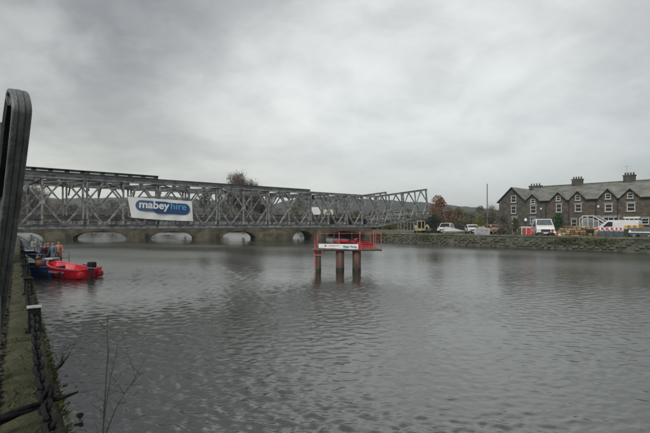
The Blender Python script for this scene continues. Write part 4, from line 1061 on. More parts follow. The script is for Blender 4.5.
def vehicles():
    wht = mat('white_van_paint', (.62, .63, .64), .35, 0, .05, 2); slv = mat('silver_car_paint', (.30, .31, .32), .3, .5, .05, 2)
    p = away(542.3, 54.0); car('parked_van', 'white van parked facing the river in front of the terrace', 'van', p, R(-90-18), wht, 4.9, 1.98, 2.12, True)
    p = away(446, 69); car('parked_car', 'white car between the green conifer and the grey covered boat', 'car', p, R(-120), wht, 4.2, 1.75, 1.65)
    p = away(453, 74); car('parked_car', 'dark car with pale roof behind the covered boat', 'car', p, R(185), mat('dark_car_paint', (.03, .03, .035), .35), 4.2, 1.75, 1.5)
    p = away(472, 66); car('parked_car', 'white car facing the river left of the pale notice board', 'car', p, R(-100), wht, 3.9, 1.65, 1.42)
    p = away(478.5, 68); car('parked_car', 'maroon car behind the pale notice board', 'car', p, R(-95), mat('maroon_paint', (.11, .02, .025), .35), 3.9, 1.65, 1.42)
    p = away(493, 66); car('parked_car', 'beige car right of the yellow green shrub', 'car', p, R(-75), mat('beige_paint', (.42, .28, .2), .35), 4.0, 1.7, 1.42)
    p = Q(316, 82, 3.6); car('parked_van', 'white van crossing the old stone bridge', 'van', p+SBn*2.0, math.atan2(SBd.y, SBd.x)+math.pi, wht, 3.2, 1.9, 2.5, True)
    p = Q(326, 83, 3.6); car('parked_van', 'cream van on the old bridge behind the white one', 'van', p+SBn*2.0, math.atan2(SBd.y, SBd.x)+math.pi, mat('cream_paint', (.55, .50, .36), .4, 0, .05), 4.2, 1.9, 2.1, True)
    # white pickup with chevron tail
    p = away(617.5, 51.5); t = car('pickup_truck', 'white pickup truck with orange and yellow chevron tail behind the barriers', 'truck', p, hang+math.pi, wht, 4.6, 1.9, 1.95, True)
    o = MB()
    t2 = MB(); 
    for k_ in range(6):
        MB().box((-2.34, -.75+k_*.3, 1.15), (.03, .29, .6)).build('chevron_stripe', M['orange'] if k_ % 2 else mat('chevron_yellow', (.50, .42, .10), .5), t)
    for k_ in range(5):
        MB().box((-2.2+k_*.28, .97, 1.12), (.27, .03, .45)).build('chevron_stripe', M['orange'] if k_ % 2 else mat('chevron_yellow'), t)
    # small yellow excavator under the nose of the truss
    p = away(420.5, 68.5, GR); t = thing('mini_excavator', 'small yellow excavator parked below the tilted nose of the truss', 'excavator', loc=p, rz=R(-60))
    for s in (-1, 1):
        MB().prism([(-.9, .12), (-.75, 0), (.75, 0), (.9, .12), (.9, .32), (.75, .45), (-.75, .45), (-.9, .32)], s*.62-.15, s*.62+.15, bev=.03).build('track', M['black'], t)
    MB().box((0, 0, .6), (1.3, 1.2, .3), bev=.05).build('chassis', M['yellow'], t)
    MB().box((-.45, 0, 1.0), (.7, 1.3, .55), bev=.1).build('engine_cover', M['yellow'], t)
    c = MB()
    for x in (-.1, .75):
        for y in (-.5, .2): c.bar((x, y, .75), (x, y, 1.95), .07)
    c.box((.33, -.15, 1.98), (1.0, .85, .08), bev=.02); cb_ = c.build('cab', mat('cream_paint'), t)
    MB().box((.33, -.15, 1.4), (.78, .62, .9)).build('cab_glass', M['glass'], t)
    b = MB(); b.bar((.5, .35, .75), (1.15, .35, 1.35), .16, .18); b.bar((1.15, .35, 1.35), (1.55, .35, .85), .13, .14); b.build('boom', M['yellow'], t)
    MB().prism([(1.45, .85), (1.75, .8), (1.8, .45), (1.5, .4)], .1, .6, bev=.02).build('bucket', M['steel_dark'], t)
vehicles()

# ------------------------------------------------------------------ yard things on the far bank
def yard():
    # stone pile
    p = away(577, 50.5); t = thing('stone_pile', 'long stack of tan building stones on the bank below the conservatory', 'stone pile', loc=p, rz=R(-42))
    st = []
    for v in range(5):
        mb = MB(); mb.box((0, 0, 0), (.42, .34, .24), bev=.04)
        for q in mb.bm.verts: q.co += Vector((rnd.uniform(-.02, .02), rnd.uniform(-.02, .02), rnd.uniform(-.02, .02)))
        st.append(mb.mesh('stone', mat(['tan_sandstone', 'ochre_stone', 'brown_stone', 'tan_sandstone', 'pale_stone'][v], [(.26, .19, .095), (.22, .165, .085), (.15, .085, .05), (.26, .19, .095), (.30, .26, .17)][v], .9, 0, .3, 4, .3)))
    for lv in range(5):
        n = 9-(lv > 2)-(lv > 3)*2
        for k_ in range(n):
            for rowi in (0, 1):
                link('stone', rnd.choice(st), t, loc=((k_-(n-1)/2)*.46+rnd.uniform(-.03, .03), rowi*.4+rnd.uniform(-.05, .05), .12+lv*.255), rot=(rnd.uniform(-.06, .06), rnd.uniform(-.06, .06), rnd.uniform(-.12, .12)))
    # black trestle in front of it
    p = away(590, 49.3); t = thing('cable_trestle', 'black steel trestle standing in front of the right end of the stone stack', 'trestle', loc=p, rz=R(-30))
    for x in (-.32, .32): MB().bar((x, -.3, 0), (x, 0, .85), .06).build('leg', M['black'], t); MB().bar((x, .3, 0), (x, 0, .85), .06).build('leg', M['black'], t)
    MB().box((0, 0, .80), (.8, .34, .30), bev=.04).build('drum', M['black'], t)
    # red white barriers
    wr = M['redsteel']; rp = mat('red_barrier_plastic', (.55, .03, .03), .5, 0, .1, 4)
    def barrier_white_red(n, px0, px1, Z0, Z1, h0=.35, lab='', tilt=0):
        for i in range(n):
            q = (i+.5)/n; p = away(px0+(px1-px0)*q, Z0+(Z1-Z0)*q)
            t = thing('barrier', lab[i] if isinstance(lab, (list, tuple)) else lab, 'barrier', loc=p, rz=R(-38)+rnd.uniform(-.1, .1), group='red and white barriers in front of the terrace')
            W_ = 1.0
            for z in (.95,):
                for k_ in range(5): MB().box((-W_/2+W_*(k_+.5)/5, 0, z), (W_/5, .05, .26)).build('striped_board', rp if k_ % 2 else M['white'], t)
            for x in (-W_/2, W_/2): MB().box((x, 0, .55), (.06, .05, 1.1)).build('leg', rp, t)
            MB().box((0, 0, .45), (W_, .04, .12)).build('lower_board', rp, t)
            for x in (-W_/2, W_/2): MB().box((x, 0, .04), (.1, .5, .08)).build('foot', M['black'], t)
    nm = ['leftmost', 'second', 'third', 'fourth', 'fifth', 'rightmost']
    barrier_white_red(6, 592, 621, 51.2, 48.6, lab=[f'red and white striped barrier, {n_} of the six before the brown terrace' for n_ in nm])
    # plain red barriers left of the van
    for px, Z, lab in ((526.5, 53.5, 'faded red plastic barrier, the left one of two beside the van'), (531, 52.6, 'bright red plastic barrier standing against the van side')):
        p = away(px, Z); t = thing('barrier', lab, 'barrier', loc=p, rz=R(-30), group='plain red barriers beside the van')
        for z in (.3, .62, .95): MB().box((0, 0, z), (.62, .05, .12), bev=.01).build('board', rp, t)
        for x in (-.31, .31): MB().box((x, 0, .52), (.06, .06, 1.04)).build('leg', rp, t); MB().box((x, 0, .03), (.08, .4, .06)).build('foot', M['black'], t)
    p = away(556, 51.2); t = thing('barrier', 'toppled red and white barrier leaning over right of the van', 'barrier', loc=p+Vector((0, 0, .45)), rz=R(-35))
    t.rotation_euler = (R(10), R(35), R(-35))
    for k_ in range(4): MB().box((-.45+k_*.3, 0, 0), (.3, .06, .24)).build('striped_board', rp if k_ in (0, 2) else M['white'], t)
    MB().box((.1, 0, -.35), (.08, .06, .6)).build('leg', M['white'], t); MB().box((-.1, 0, -.3), (.5, .3, .12)).build('foot', M['black'], t)
    # mesh fence panels
    bm_ = mat('blue_grey_mesh', (.10, .125, .14), .5, .3, .2, 6)
    for i in range(3):
        px = 603+i*8.2; p = away(px, 49.6-.7*i, GR); t = thing('fence_panel', ['steel mesh fence panel, left of the three below the barriers', 'steel mesh fence panel in the middle of three below the barriers', 'steel mesh fence panel, right of the three below the barriers'][i], 'fence panel', loc=p, rz=R(-40), group='mesh fence panels on the bank')
        f_ = MB()
        for a, b in (((-.5, 0, 0), (-.5, 0, .78)), ((.5, 0, 0), (.5, 0, .78)), ((-.5, 0, .76), (.5, 0, .76)), ((-.5, 0, .08), (.5, 0, .08))): f_.tube([a, b], .025, 6)
        f_.build('frame', bm_, t)
        for k_ in range(9): MB().bar((-.42+k_*.105, 0, .08), (-.42+k_*.105, 0, .76), .014).build('wire', bm_, t)
        MB().box((0, .06, .38), (.96, .01, .6)).build('backing_sheet', mat('blue_grey_sheet', (.085, .11, .125), .7, 0, .35, 3), t)
        for x in (-.5, .5): MB().box((x, 0, .03), (.14, .4, .07)).build('foot', M['black'], t)
    p = away(627.3, 47.8); t = thing('wheelie_bin', 'dark green bin with a red base right of the fence panels', 'bin', loc=p, rz=R(-45))
    MB().box((0, 0, .5), (.5, .5, .72), bev=.04).build('bin_body', mat('bin_green', (.01, .06, .04), .5), t); MB().box((0, 0, .9), (.54, .56, .07), bev=.02).build('lid', M['black'], t); MB().box((0, 0, .1), (.45, .45, .16)).build('base', M['redsteel'], t)
    # grey skip / trailer
    p = away(641, 46.8); t = thing('site_trailer', 'low grey steel trailer with a long white beam on it at the right edge', 'trailer', loc=p, rz=hang)
    MB().prism([(-1.0, .35), (1.3, .35), (1.3, 1.05), (-1.0, 1.05)], -.6, .6, bev=.03).build('body', mat('grey_trailer', (.13, .135, .14), .6, .1, .2, 3), t)
    MB().box((.15, -.66, .62), (2.1, .08, .12)).build('white_beam', M['white'], t); MB().prism([(-1.0, .56), (-.7, .56), (-.8, .85), (-.9, .85)], -.72, -.62).build('beam_bracket', M['white'], t)
    MB().box((.15, 0, 1.09), (2.3, 1.2, .05)).build('top_rail', M['steel'], t)
    for x in (-.5, .8): wheel(t, x, -.5, .24, .24, .16); wheel(t, x, .5, .24, .24, .16)
    # low white rail left of the van
    a, b = away(513, 62, GR), away(531, 59, GR); t = thing('white_rail_fence', 'low white rail fence left of the van', 'fence')
    for z in (1.1, .98): MB().bar(a+Vector((0, 0, z)), b+Vector((0, 0, z)), .05, .11).build('rail', M['white'], t)
    for i in range(5): q = a.lerp(b, i/4); MB().box((q.x, q.y, GR+.55), (.09, .09, 1.1)).build('post', M['white'], t)
    # notice board
    p = away(482, 58); t = thing('notice_board', 'pale grey framed board standing on the bank below the yellow green shrub', 'board', loc=p, rz=R(-8))
    MB().box((0, 0, .42), (1.72, .05, .82)).build('panel', mat('grey_blue_board', (.27, .28, .31), .6, 0, .25, 2.5), t)
    for (c_, d_) in (((0, -.03, .84), (1.9, .06, .09)), ((0, -.03, .03), (1.9, .06, .09)), ((-.9, -.03, .435), (.09, .06, .73)), ((.9, -.03, .435), (.09, .06, .73))): MB().box(c_, d_).build('frame', M['offwhite'], t)
    for x in (-.6, .6): MB().box((x, .2, .4), (.06, .4, .8)).build('leg', M['steel_dark'], t)
    # pale sheets stacked behind the board
    p = away(483, 60, GR); t = thing('sheet_stack', 'creamy white sheets piled on top behind the grey framed board', 'sheet pile', loc=p, rz=R(-10))
    for i in range(5): MB().box((rnd.uniform(-.15, .15)-.1, 0, .75+i*.09), (1.5-.16*i, .8, .05)).build('sheet', mat('cream_sheet', (.62, .60, .45), .6, 0, .1, 3), t)
    MB().box((0, 0, .36), (1.3, .7, .7)).build('crate', M['wood'], t)
    # covered boat
    p = away(452.5, 64); t = thing('covered_boat', 'boat under a pale grey cover, tapering to the right, on the far bank', 'boat', loc=p, rz=R(-6))
    mb = MB(); rings = []
    for x, hw_, zt in ((-1.3, .75, 1.0), (-.9, .8, 1.12), (0, .8, .95), (.9, .62, .70), (1.5, .32, .52), (1.75, .05, .42)):
        rings.append([mb.bm.verts.new(v) for v in ((x, -hw_, .42), (x, -hw_*.98, .52), (x, -hw_*.45, zt-.1), (x, 0, zt), (x, hw_*.45, zt-.1), (x, hw_*.98, .52), (x, hw_, .42))])
    for a, b in zip(rings, rings[1:]):
        for k_ in range(6): mb.bm.faces.new((a[k_], a[k_+1], b[k_+1], b[k_]))
    mb.bm.faces.new(rings[0])
    mb.build('cover', mat('pale_tarpaulin', (.36, .355, .34), .6, 0, .12, 3, .3), t, True)
    mb = MB(); hull(mb, [(-1.28, .72, .5, .05, .12, .44), (0, .78, .5, .02, .1, .44), (.9, .6, .35, .1, .16, .44), (1.7, .06, .03, .3, .34, .44)]); mb.build('hull', M['offwhite'], t)
    for x in (-.8, .5): MB().box((x, 0, .06), (.12, 1.2, .14)).build('chock', M['wood'], t)
    # grey posts under the nose: temporary fence
    t = thing('site_fence', 'grey steel post fence on the bank below the tilted nose of the truss', 'fence')
    a, b = away(398, 70), away(417, 67.5)
    for i in range(7): q = a.lerp(b, i/6); MB().tube([q, q+Vector((0, 0, 1.9))], .045, 6).build('post', M['steel'], t)
    for z in (.5, 1.8): MB().tube([a+Vector((0, 0, z)), b+Vector((0, 0, z))], .035, 6).build('rail', M['steel'], t)
    # lamp post
    p = away(487.2, 62); t = thing('lamp_post', 'tall thin dark post standing between the trees and the end house', 'lamp post', loc=p)
    ph = EYE+(CY-184.5)/F*62-GR
    MB().tube([(0, 0, 0), (0, 0, 1.2), (0, 0, ph)], [.10, .085, .055], 10).build('post', M['steel_dark'], t)
    MB().tube([(0, 0, 0), (0, 0, .9)], .13, 10).build('base', M['steel_dark'], t); MB().sphere((0, 0, ph+.03), (.09, .09, .07), 2).build('cap', M['steel_dark'], t)
    # cabin roof behind
    p = away(508, 84); 
yard()

# ------------------------------------------------------------------ trees and shrubs
def leafmat(name, c, c2): return mat(name, c, .85, 0, .3, .8, 0, col2=c2, coords='Generated' if False else 'Object', lo=.3, hi=.7)
LM = dict(
 bare=leafmat('bare_twigs', (.24, .20, .155), (.13, .11, .085)), rust=leafmat('rust_leaves', (.21, .105, .055), (.10, .052, .034)),
 olive=leafmat('olive_leaves', (.125, .125, .055), (.062, .07, .032)), gold=leafmat('ochre_leaves', (.155, .115, .035), (.07, .058, .025)),
 dark=leafmat('dark_evergreen', (.030, .060, .034), (.014, .030, .02)), green=leafmat('bush_green', (.040, .115, .030), (.018, .055, .016)),
 lime=leafmat('yellow_green_leaves', (.17, .18, .02), (.075, .095, .015)), willow=leafmat('pale_willow_leaves', (.135, .135, .070), (.07, .075, .04)),
 brown=leafmat('brown_hedge', (.115, .098, .062), (.056, .053, .034)), grey=leafmat('grey_green_leaves', (.085, .09, .06), (.04, .045, .032)))
def plant(name, label, cat, base, h, rw, lm, n, leaf=.16, rd=None, low=.1, bare=False, group=None, shape=1.0, seed=None, clumps=9):
    r = random.Random(seed if seed is not None else int(base.x*97+base.y*31)); rd = rd or rw
    t = thing(name, label, cat, loc=base, group=group)
    # limbs
    mb = MB(); th = h*.9; tr = max(.05, h*.022)
    th = h*(.7 if bare else .9); mb.tube([(0, 0, -.1), (.02*h, 0, h*.22), (0, .02*h, h*.5), (0, 0, th)], [tr, tr*.8, tr*.5, tr*.1], 7)
    tips = []
    nb = 64 if bare else 9
    for i in range(nb):
        a = r.uniform(0, 6.28); z0 = h*r.uniform(max(.12, low), .6); q = r.random()**.5
        ze = min(h*.97, z0+h*r.uniform(.18, .5)); rr = math.sin(math.pi*min(1, max(.08, (ze/h-low)/(1-low)))**.8)
        e_ = Vector((math.cos(a)*rw*q*rr, math.sin(a)*rd*q*rr, ze)); s_ = Vector((0, 0, z0))
        if bare:
            el = math.asin(r.uniform(-.35, .98)); k0_ = r.uniform(.72, 1.0); e_ = Vector((math.cos(a)*math.cos(el)*rw*k0_, math.sin(a)*math.cos(el)*rd*k0_, h*(.56+.40*math.sin(el)*k0_))); s_ = Vector((0, 0, h*r.uniform(.15, .45)))
        m_ = s_.lerp(e_, .5)+Vector((0, 0, -h*.03))
        mb.tube([s_, m_, e_], [tr*(.2 if bare else .42), tr*(.11 if bare else .28), tr*.05], 5); tips.append((s_, m_, e_))
        if bare:
            for k_ in range(9):
                f0 = r.uniform(.35, 1); b0 = m_.lerp(e_, f0); b1 = b0+Vector((r.uniform(-1, 1)*rw*.22, r.uniform(-1, 1)*rd*.22, r.uniform(.0, .10)*h)); mb.tube([b0, b1], [tr*.07, tr*.03], 4); tips.append((b0, b0, b1))
    mb.build('trunk', M['bark'], t)
    cl = []
    for i in range(clumps):
        z = low+(1-low)*r.random()**.9; rr = math.sin(math.pi*(.12+.80*z)**(1.0*shape)) ; a = r.uniform(0, 6.28); q = r.uniform(.25, .8)
        cl.append((Vector((math.cos(a)*rw*rr*q, math.sin(a)*rd*rr*q, h*(low+(1-low)*z*.9))), r.uniform(.28, .5)*min(rw, h*.45)))
    V = []; Fc = []
    def card(c, s, up):
        a = r.uniform(0, 6.28); tl = r.uniform(-1, 1)
        if bare:
            d = Vector((r.uniform(-1, 1), r.uniform(-1, 1), r.uniform(.1, 1.3))).normalized(); w_ = Vector((-d.y, d.x, r.uniform(-.3, .3)))
            w_.normalize(); k0 = len(V); V.extend([c-w_*.028*h/8, c+w_*.028*h/8, c+d*s]); Fc.append((k0, k0+1, k0+2)); return
        u = Vector((math.cos(a), math.sin(a), tl)).normalized(); v = u.cross(Vector((r.uniform(-1, 1), r.uniform(-1, 1), r.uniform(-1, 1)))).normalized()
        k0 = len(V); V.extend([c-u*s*.5, c+v*s*.35, c+u*s*.5, c-v*s*.35]); Fc.append((k0, k0+1, k0+2, k0+3))
    for i in range(n):
        if bare:
            s_, m_, e_ = r.choice(tips); c = m_.lerp(e_, r.random())+Vector((r.gauss(0, .09)*rw, r.gauss(0, .09)*rd, r.gauss(0, .03)*h)); card(c, leaf*r.uniform(1.2, 3.4), 1)
        else:
            if r.random() < .72:
                c0, cr_ = r.choice(cl); d = Vector((r.gauss(0, 1), r.gauss(0, 1), r.gauss(0, 1))).normalized(); c = c0+d*cr_*r.uniform(.55, 1.05)
            else:
                z = r.random(); a = r.uniform(0, 6.28); rr = math.sin(math.pi*(.12+.80*z)**shape)*r.uniform(.5, 1.0); c = Vector((math.cos(a)*rw*rr, math.sin(a)*rd*rr, h*(low+(1-low)*z)))
            if c.z < 0.02: c.z = abs(c.z)+.03
            card(c, leaf*r.uniform(.6, 1.4), 1)
    me = bpy.data.meshes.new('crown'); me.from_pydata(V, [], Fc); me.materials.append(LM[lm])
    link('crown', me, t); return t
def T(px, ytop, Z, wpx, lm, n, label, base=GR, bare=False, name='tree', cat='tree', leaf=.22, low=.12, rd=None, shape=1.0, clumps=10, group=None):
    h = EYE+(CY-ytop)/F*Z-base; rw = wpx/2/F*Z
    return plant(name, label, cat, Q(px, Z, base), h, rw, lm, n, leaf, rd or rw, low, bare, group, shape, clumps=clumps)
def greenery():
    T(243, 171.5, 98, 40, 'bare', 20000, 'large bare winter tree rising above the middle of the truss', .8, True, 'bare_tree', leaf=.35, low=.2)
    T(31, 178, 120, 34, 'bare', 8000, 'bare bushy tree seen through the left end of the truss', .8, True, 'bare_tree', leaf=.35, low=.05)
    T(17, 186, 118, 26, 'grey', 3000, 'grey green tree behind the curved steel arch', .8, leaf=.3)
    T(52, 196, 135, 24, 'bare', 2200, 'low bare tree right of the bushy one behind the truss', .8, True, 'bare_tree', leaf=.35, low=.05)
    T(204, 190, 105, 24, 'grey', 2600, 'rounded grey green tree behind the banner end of the truss', .8, leaf=.3, low=.05)
    T(185, 196, 110, 22, 'bare', 1800, 'pale bare tree behind the right half of the banner', .8, True, 'bare_tree', leaf=.35)
    T(222, 192, 108, 22, 'olive', 1800, 'olive tree left of the large bare tree', .8, leaf=.3, low=.05)
    T(262, 198, 104, 22, 'grey', 1800, 'low grey green tree right of the large bare tree', .8, leaf=.3, low=.03)
    T(298, 199, 92, 25, 'willow', 3600, 'pale yellowish willow seen through the truss', .9, leaf=.2, low=.03, shape=.9, clumps=14)
    T(278, 208, 96, 18, 'olive', 1500, 'small olive bush left of the willow', .9, leaf=.25, low=.03)
    for i, (px, yt, Z, w_, lm) in enumerate(((72, 205, 140, 26, 'brown'), (92, 203, 138, 24, 'olive'), (112, 200, 135, 24, 'brown'), (130, 204, 132, 22, 'grey'), (148, 202, 128, 24, 'brown'), (168, 203, 122, 20, 'olive'))):
        T(px, yt, Z, w_, lm, 2600, f'{["brown", "olive green", "taller brown", "grey green", "wide brown", "dark olive"][i]} tree in the line behind the left half of the truss', .7, leaf=.3, low=.02, group='trees beyond the old bridge')
    for i, (px, yt, Z, w_, lm) in enumerate(((340, 213, 120, 18, 'brown'), (356, 211, 125, 20, 'olive'), (372, 212, 118, 20, 'brown'), (390, 211, 115, 20, 'gold'), (408, 210, 112, 20, 'olive'))):
        T(px, yt, Z, w_, lm, 2200, f'{["small brown", "olive", "russet brown", "ochre", "tall olive"][i]} bush seen through the right half of the truss', GR, leaf=.3, low=.02, group='bushes seen through the right half of the truss')
    T(438, 195.5, 84, 24, 'rust', 5200, 'rust brown copper tree right of the tilted truss nose', leaf=.22, low=.05, clumps=16)
    T(449, 207, 82, 14, 'rust', 1500, 'low rust brown bush below the copper tree', leaf=.2, low=.03)
    T(432.5, 214.5, 69.5, 17.5, 'dark', 5200, 'dense dark green conifer bush at the end of the truss nose', leaf=.13, low=.0, name='conifer_bush', cat='bush', shape=.75, clumps=14)
    T(425.5, 219, 71, 10, 'dark', 1600, 'smaller dark bush tucked left of the dense conifer', leaf=.13, low=.0, name='bush', cat='bush', shape=.75)
    T(458, 209, 95, 22, 'gold', 2400, 'ochre autumn tree above the parked cars', leaf=.22, low=.03)
    T(470, 211, 96, 20, 'olive', 1800, 'olive tree right of the ochre one', leaf=.22, low=.03)
    T(481, 206, 100, 18, 'brown', 1800, 'brown tree left of the tall post', leaf=.25, low=.03)
    T(492, 203.5, 100, 18, 'bare', 2200, 'bare brown tree right of the tall post', bare=True, name='bare_tree', leaf=.3, low=.05)
    T(503, 208, 92, 16, 'brown', 1500, 'brown tree beside the end gable', leaf=.22, low=.03)
    T(481, 214.5, 64, 12.5, 'lime', 2200, 'yellow green shrub above the pale board', leaf=.13, low=.0, name='shrub', cat='shrub')
    T(503, 216, 63, 17, 'brown', 2200, 'low brown hedge bush in front of the end house', leaf=.13, low=.0, name='hedge_bush', cat='bush', shape=.7)
    T(515, 219, 61, 14, 'olive', 1600, 'dull green bush below the big gable', leaf=.13, low=.0, name='hedge_bush', cat='bush', shape=.7)
    T(492, 219, 66, 12, 'brown', 1200, 'low brown bush behind the beige car', leaf=.13, low=.0, name='hedge_bush', cat='bush', shape=.7)
    T(558.5, 212.5, 60, 17, 'green', 4600, 'deep green rounded bush in front of the terrace right of the van', leaf=.11, low=.0, name='round_bush', cat='bush', shape=.75, clumps=14)
    T(548.5, 220, 60, 9, 'brown', 900, 'small brown shrub between the van and the green bush', leaf=.1, low=.0, name='shrub', cat='shrub')
    # ground cover strip along the top of the wall
    V = []; Fc = []; r = random.Random(5)
    for i, (p, q) in enumerate(zip(BANK, BANK[1:])):
        for k_ in range(60):
            c = p.lerp(q, r.random())+Vector((.7+r.random()*2.2, .7+r.random()*2.2, GR)); s = r.uniform(.08, .3); a = r.uniform(0, 6.28); b = Vector((math.cos(a), math.sin(a), 0))*.03
            k0 = len(V); V.extend([c-b, c+b, c+Vector((r.uniform(-.1, .1), r.uniform(-.1, .1), s))]); Fc.append((k0, k0+1, k0+2))
    me = bpy.data.meshes.new('bank_grass'); me.from_pydata(V, [], Fc); me.materials.append(grass_mat()); tag(link('bank_grass', me), 'rough grass tufts along the top of the far river wall', 'grass', kind='stuff')
    # weeds and ivy hanging on the wall
    for px, n, w_, dz, lab in ((382, 1500, 3.0, 1.3, 'ivy hanging on the river wall just right of the old bridge'), (430, 700, 2.2, .8, 'patch of ivy on the river wall under the conifer bush'), (570, 500, 2.5, .7, 'patch of weeds on the river wall below the stone stack'), (604, 500, 2.0, .6, 'patch of weeds on the river wall below the fence panels')):
        c0 = Q(px, bankZ(px), GR-.1); V = []; Fc = []
        for i in range(n):
            u = r.gauss(0, .5)*w_; z = -abs(r.gauss(0, .5))*dz
            c = c0+Vector((.72*u, -.62*u, z))+Vector((-.12, -.12, 0))*r.uniform(.8, 2.2); s = .09
            d = Vector((r.uniform(-1, 1), r.uniform(-1, 1), r.uniform(-1, 1))).normalized()*s; e_ = d.cross(Vector((r.uniform(-1, 1), r.uniform(-1, 1), 1))).normalized()*s*.6
            k0 = len(V); V.extend([c-d, c+e_, c+d, c-e_]); Fc.append((k0, k0+1, k0+2, k0+3))
        me = bpy.data.meshes.new('ivy'); me.from_pydata(V, [], Fc); me.materials.append(LM['olive']); tag(link('ivy', me), lab, 'ivy', kind='stuff')
    # bare saplings by the quay
    def sapling(name, lab, root, stems, m):
        t = thing(name, lab, 'sapling', loc=root)
        for st in stems:
            pts = [Vector(p) for p in st]; rr = [.006*(1-.75*i/(len(pts)-1)) for i in range(len(pts))]
            o = MB().tube(pts, rr, 6).build('stem', m, t, True)
            tw = MB()
            for i in range(1, len(pts)):
                for k_ in range(3):
                    b = pts[i-1].lerp(pts[i], r.random()); e_ = b+Vector((r.uniform(-.12, .12), r.uniform(-.12, .12), r.uniform(.05, .2)))
                    tw.tube([b, e_], [.002, .001], 4)
            tw.build('twigs', m, o)['kind'] = 'stuff'
    dkb = mat('dark_bark', (.025, .020, .017), .8, 0, .3, 12)
    base = K(3.1, .42, .7)
    def P3(px, y, Z): return Vector(((px-CX)/F*Z, Z, EYE-(y-CY)/F*Z))-base
    sapling('sapling', 'thin bare sapling stems growing up over the water near the bottom left', base,
        [[(0, 0, 0), P3(100, 450, 3.2), P3(106, 405, 3.3), P3(111, 375, 3.4), P3(117, 352, 3.45)], [(0, 0, 0), P3(101, 445, 3.2), P3(116, 408, 3.2), P3(128, 388, 3.25), P3(142, 372, 3.3)], [(0, 0, 0), P3(104, 412, 3.3), P3(108, 350, 3.5), P3(107, 325, 3.55)]], dkb)
    b2 = K(6.1, .34, 1.1)
    st = []
    for i in range(6):
        a = r.uniform(-.6, 1.2); l = r.uniform(.2, .45); st.append([(0, 0, 0), (math.cos(a)*l*.3+.05, l*.1, l*.5), (math.cos(a)*l*.6+.05, math.sin(a)*l*.4, l)])
    sapling('bramble', 'small tuft of bare twigs sprouting from the quay edge by the capped bollard', b2, st, dkb)
    # moss and leaf litter along the quay
    V = []; Fc = []
    for i in range(5200):
        s = r.uniform(1.5, 30)**1; a = -.14-abs(r.gauss(0, .10)); c = K(s, a, QZ-.02+r.random()*.03); q = r.uniform(.02, .05)
        d = Vector((r.uniform(-1, 1), r.uniform(-1, 1), r.uniform(-.4, .4))).normalized()*q; e_ = d.cross(Vector((0, 0, 1))+Vector((r.uniform(-.5, .5), 0, 0))).normalized()*q*.6
        k0 = len(V); V.extend([c-d, c+e_, c+d, c-e_]); Fc.append((k0, k0+1, k0+2, k0+3))
    me = bpy.data.meshes.new('fallen_leaves'); me.from_pydata(V, [], Fc); me.materials.append(mat('leaf_litter', (.045, .032, .02), .8, 0, .5, 30, col2=(.016, .014, .009))); tag(link('fallen_leaves', me), 'brown fallen leaves heaped along the inner side of the quay stones', 'leaves', kind='stuff')
    V = []; Fc = []
    for i in range(9000):
        s = 2.0+26*r.random()**1.6; a = .305+r.gauss(0, .018) if r.random() < .65 else r.uniform(-.10, .31); c = K(s, a, QZ+.0 if a < .3 else QZ-.02); q = r.uniform(.012, .03)
        b = Vector((r.uniform(-1, 1), r.uniform(-1, 1), 0)).normalized()*q*.4
        if a < .3 and noise.noise(Vector((s*1.2, a*6, 3))) < .12: continue
        k0 = len(V); V.extend([c-b, c+b, c+Vector((r.uniform(-q, q)+QN.x*q*(a > .3)*1.2, r.uniform(-q, q), q*1.1))]); Fc.append((k0, k0+1, k0+2))
    me = bpy.data.meshes.new('moss'); me.from_pydata(V, [], Fc); me.materials.append(mat('moss_green', (.075, .085, .016), .9, 0, .4, 12, col2=(.035, .042, .012))); tag(link('moss', me), 'green moss tufts on the quay stones', 'moss', kind='stuff')
greenery()

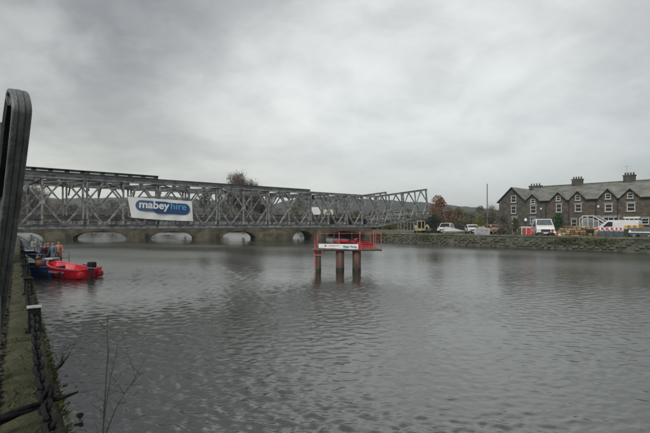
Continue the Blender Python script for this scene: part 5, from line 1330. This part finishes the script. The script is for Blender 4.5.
# ------------------------------------------------------------------ far woods and hills
def hills():
    wood = mat('far_woodland', (.050, .052, .034), .95, 0, .4, .05, 1.0, col2=(.028, .034, .022), bscale=.35)
    MATS['far_woodland'].node_tree.nodes['Bump'].inputs['Distance'].default_value = 3
    def ridge(name, pts, Z0, Z1, seed, rough=1.0, m=None, step=4):
        """pts: (px, ytop) silhouette"""
        mb = MB(); cols = []
        px = pts[0][0]
        while px <= pts[-1][0]:
            for (a, ya), (b, yb) in zip(pts, pts[1:]):
                if a <= px <= b: yt = ya+(yb-ya)*(px-a)/(b-a); break
            H = EYE+(CY-yt)/F*Z1
            col = []
            for j in range(9):
                q = j/8; Z = Z0+(Z1-Z0)*q; h = .2+(H-.2)*(math.sin(q*math.pi/2)**1.2)
                h += rough*(noise.noise(Vector((px*.16+seed, q*4, 0)))*2.2+noise.noise(Vector((px*.6+seed, q*9, 5)))*1.1)*q
                col.append(mb.bm.verts.new(((px-CX)/F*Z, Z, h)))
            Z = Z1+ (Z1-Z0)*.6; col.append(mb.bm.verts.new(((px-CX)/F*Z, Z, -2)))
            cols.append(col); px += step
        for a, b in zip(cols, cols[1:]):
            for j in range(9): mb.bm.faces.new((a[j], b[j], b[j+1], a[j+1]))
        o = mb.build(name, m or wood, None, True); o['kind'] = 'structure'; return o
    ridge('hills', [(-400, 190), (-100, 194), (20, 197), (60, 199.5), (120, 198), (170, 197), (230, 203), (270, 205), (300, 199), (340, 198), (390, 201), (430, 204), (450, 206), (475, 207.5), (500, 211), (560, 213), (700, 208), (1000, 200), (1400, 200)], 520, 900, 1.3, 1.0, step=2)
    ridge('hillside', [(-300, 206), (20, 207), (60, 207), (120, 209), (200, 210), (280, 212), (330, 214), (400, 212), (470, 213), (540, 214), (700, 212), (1000, 208)], 200, 330, 4.4, .5, mat('near_woodland', (.055, .048, .032), .95, 0, .4, .12, 1.0, col2=(.024, .026, .016), bscale=.8), step=1.5)
    # scrub that reads as one mass in front of the hillside
    r = random.Random(11); V = []; Fc = []
    for i in range(26000):
        px = r.uniform(-60, 560); Z = r.uniform(165, 215) if px < 300 else r.uniform(118, 170)
        hmax = (6.0 if px < 300 else 4.2)*(.55+.9*abs(noise.noise(Vector((px*.06, Z*.04, 0))))); b = .0 if px < 300 else GR
        c = Q(px, Z, b+hmax*r.random()**.7); s = r.uniform(.25, .6)
        d = Vector((r.uniform(-1, 1), r.uniform(-1, 1), r.uniform(-1, 1))).normalized()*s; e_ = d.cross(Vector((r.uniform(-1, 1), r.uniform(-1, 1), 1))).normalized()*s*.7
        k0 = len(V); V.extend([c-d, c+e_, c+d, c-e_]); Fc.append((k0, k0+1, k0+2, k0+3))
    me = bpy.data.meshes.new('scrub'); me.from_pydata(V, [], Fc); me.materials.append(LM['brown']); tag(link('scrub', me), 'brown scrub and hedges along the far shore below the hills', 'scrub', kind='stuff')
    # far shore under the scrub
    MB().poly([Q(-300, 158, .35), Q(300, 158, .35), Q(300, 560, .35), Q(-300, 560, .35)]).build('far_shore', grass_mat())['kind'] = 'structure'
hills()

# ------------------------------------------------------------------ haze
def haze():
    m = bpy.data.materials.new('pale_haze'); m.use_nodes = True; t = m.node_tree; t.nodes.clear()
    o = t.nodes.new('ShaderNodeOutputMaterial'); v = t.nodes.new('ShaderNodeVolumePrincipled'); v.inputs['Color'].default_value = (.80, .88, .96, 1)
    v.inputs['Density'].default_value = .00025; v.inputs['Anisotropy'].default_value = 0.0
    t.links.new(v.outputs[0], o.inputs['Volume'])
    b = MB().box((0, 640, 25), (2600, 1800, 56)).build('haze', m); b['kind'] = 'stuff'; b['label'] = 'thin grey haze over the valley'; b['category'] = 'haze'
haze()
